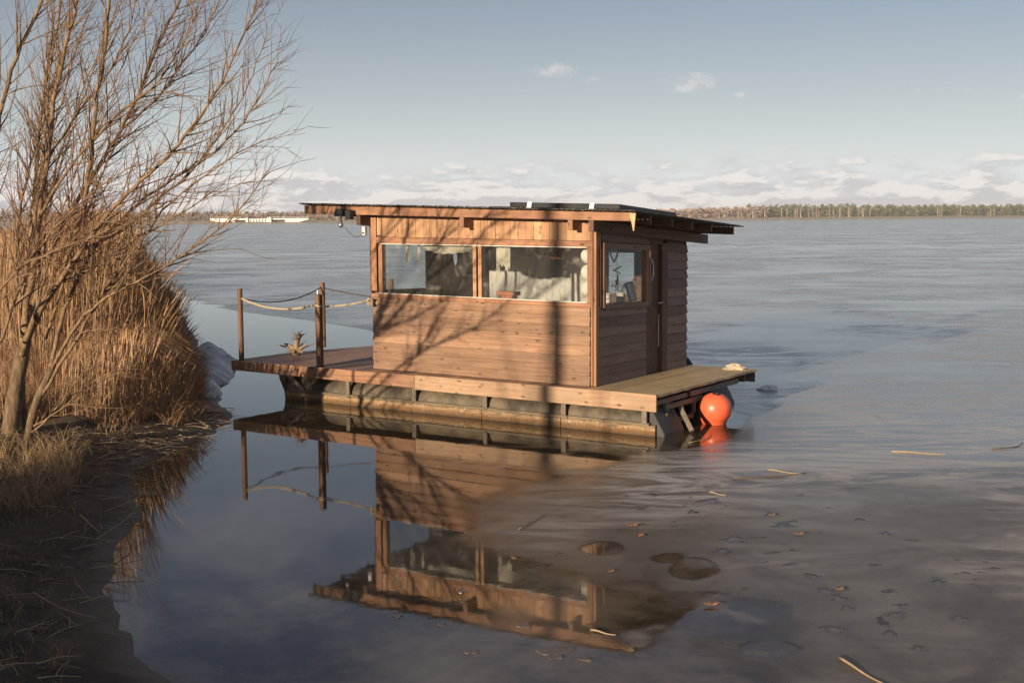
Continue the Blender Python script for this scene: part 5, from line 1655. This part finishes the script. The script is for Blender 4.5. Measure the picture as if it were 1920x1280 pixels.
def plant(kind, px, back, scale, label, group):
    i = rng.randrange(5); p = protos[kind][i]
    o = p if (kind, i) not in used_p else dup(p); used_p.add((kind, i))
    d = shore_d(px) + back; r0 = ray(px, 405); az = r0.x / r0.y
    o.location = (az * d, d, .9); o.rotation_euler = (0, 0, rng.uniform(0, 6.283)); s = scale; o.scale = (s, s, s)
    o['label'] = label; o['category'] = 'tree'; o['group'] = group
    return o


PL, PG = 'green pine in the far shore wood right of the cabin', 'pines on the far right shore'
BL, BG = 'slender pale birch at the front of the far shore wood', 'birches on the far shore'
for i in range(150):
    px = rng.uniform(1405, 1990)
    top = .76 * float(np.interp(px, [1250, 1400, 1480, 1580, 1700, 1990], [.75, .85, 1.08, 1.16, 1.0, 1.0]))
    plant('pine', px, rng.uniform(16, 60), top * rng.uniform(.85, 1.08), PL, PG)
for i in range(120):
    if i < 86: px = rng.uniform(1225, 1420)
    elif i < 112: px = rng.choice((rng.gauss(1482, 14), rng.gauss(1535, 18), rng.gauss(1590, 25)))
    else: px = rng.uniform(1420, 1950)
    plant('birch', px, rng.uniform(9, 40) if i < 86 else rng.uniform(8, 15), rng.uniform(.62, .82) * float(np.interp(px, [1225, 1300, 1420], [.68, .86, 1.0])), BL, BG)
# the unbroken wood behind, along the whole shore
def wood_mass(name, px0, px1, n, hgt, mat, seed, label, back=(30, 120), leaf=.8):
    r = np.random.default_rng(seed); V = []; Fc = []; k = 0
    for i in range(n):
        px = px0 + (px1 - px0) * r.random(); d = shore_d(px) + r.uniform(*back); r0 = ray(px, 405); az = r0.x / r0.y
        hh = hgt(px) * (1 + .16 * math.sin(px * .11 + 1) * math.sin(px * .37) + r.normal(0, .06)); z = .9 + hh * r.random() ** .85
        c = np.array([az * d, d, z])
        for q in range(3): V.append(c + r.normal(0, leaf, 3))
        Fc.append((k, k + 1, k + 2)); k += 3
    mesh_np(name, np.array(V), np.array(Fc), M[mat], kind='stuff', label=label)


hl = lambda px: float(np.interp(px, [-1500, 0, 300, 600, 720, 3400], [5.5, 5.6, 5.0, 4.6, 4.9, 5]))
wood_mass('far_wood', -1500, 1240, 26000, hl, 'brush', 71, 'low brown bare wood along the far left shore', (15, 110), .6)
wood_mass('far_pine_wood', -1500, 720, 5000, lambda p: hl(p) * (1.10 if math.sin(p * .05) > .1 else .7), 'pine', 72, 'dark green pines among the far left wood', (60, 120))
wood_mass('far_pine_wood', 1400, 3400, 42000, lambda p: 6.7, 'pine', 73, 'dense green pine wood behind the birches', (14, 110), .6)
wood_mass('far_wood', 1150, 1440, 16000, lambda p: float(np.interp(p, [1150, 1250, 1330, 1440], [3.4, 4.5, 5.6, 6.1])), 'fartwig', 74, 'hazy brown twigs of the birch wood on the far shore', (10, 80), .6)

# white weir on the far shore
def farp(px, z, d): r0 = ray(px, 405); return Vector((r0.x / r0.y * d, d, z))


DW = 652.0
def fz(py, px=490):
    r0 = ray(px, py); return CAMH + r0.z / r0.y * DW


weir = empty('weir', farp(490, 0, DW), label='long white concrete weir with two towers on the far left shore', category='weir')
wc = weir.location


def wbox(name, px0, px1, py0, py1, mat, d0_=0, d1_=6, taper=None):
    a, b = farp(px0, 0, DW).x - wc.x, farp(px1, 0, DW).x - wc.x; z0, z1 = fz(py1), fz(py0)
    h = MB()
    la, lb = (0, 0) if taper is None else taper
    h.hexa([(a + la, d0_, z0), (b + lb, d0_, z0), (b + lb, d1_, z0), (a + la, d1_, z0), (a, d0_, z1), (b, d0_, z1), (b, d1_, z1), (a, d1_, z1)])
    return h.build(name, M[mat], weir, fix=False)


wbox('wing_wall', 394, 461, 409.3, 412.3, 'concrete'); wbox('wing_wall', 509, 578, 409.6, 412.0, 'concrete')
wbox('ramp', 534, 578, 412.1, 418.5, 'concrete', taper=(0, -7.0)); wbox('ramp', 394, 440, 412.4, 418.5, 'concrete', taper=(6, 0))
wbox('tower', 461, 465.5, 407.6, 419, 'concrete', -1.2, 6.4); wbox('tower', 502, 509, 407.2, 419, 'concrete', -1.2, 6.4)
wbox('gate_block', 465.6, 501.9, 410.2, 419, 'concrete', -.3, 6)
for k in range(6):
    a = 469 + k * 5.6; wbox('gate_slot', a, a + 1.6, 412, 416, 'slot', -.42, -.31)
wbox('bridge_opening', 440.1, 460.9, 413, 418.5, 'slot', 3, 5); wbox('bridge_opening', 509.1, 533.9, 413, 418.5, 'slot', 3, 5)
for px0, px1 in ((394, 461), (509, 578)):
    n = 14; a, b = farp(px0, 0, DW).x - wc.x, farp(px1, 0, DW).x - wc.x; h = MB(); zt = fz(409.3)
    for i in range(n + 1): x = a + (b - a) * i / n; h.box(x - .04, x + .04, .2, .28, zt, zt + .7)
    h.box(a, b, .2, .28, zt + .6, zt + .68); h.build('railing', M['frost'], weir, fix=False)

# ------------------------------------------------------------------ thin winter air over the lake
hz = bpy.data.materials.new('haze'); hz.use_nodes = True; hz.node_tree.nodes.clear()
ho = hz.node_tree.nodes.new('ShaderNodeOutputMaterial'); hv = hz.node_tree.nodes.new('ShaderNodeVolumePrincipled')
hv.inputs['Color'].default_value = (.92, .95, 1, 1); hv.inputs['Density'].default_value = .00028
hz.node_tree.links.new(hv.outputs[0], ho.inputs['Volume'])
h = MB(); h.box(-3300, 3300, -120, 1700, -1.8, 16); h.build('haze', hz, None, kind='stuff', label='thin pale winter haze over the lake')
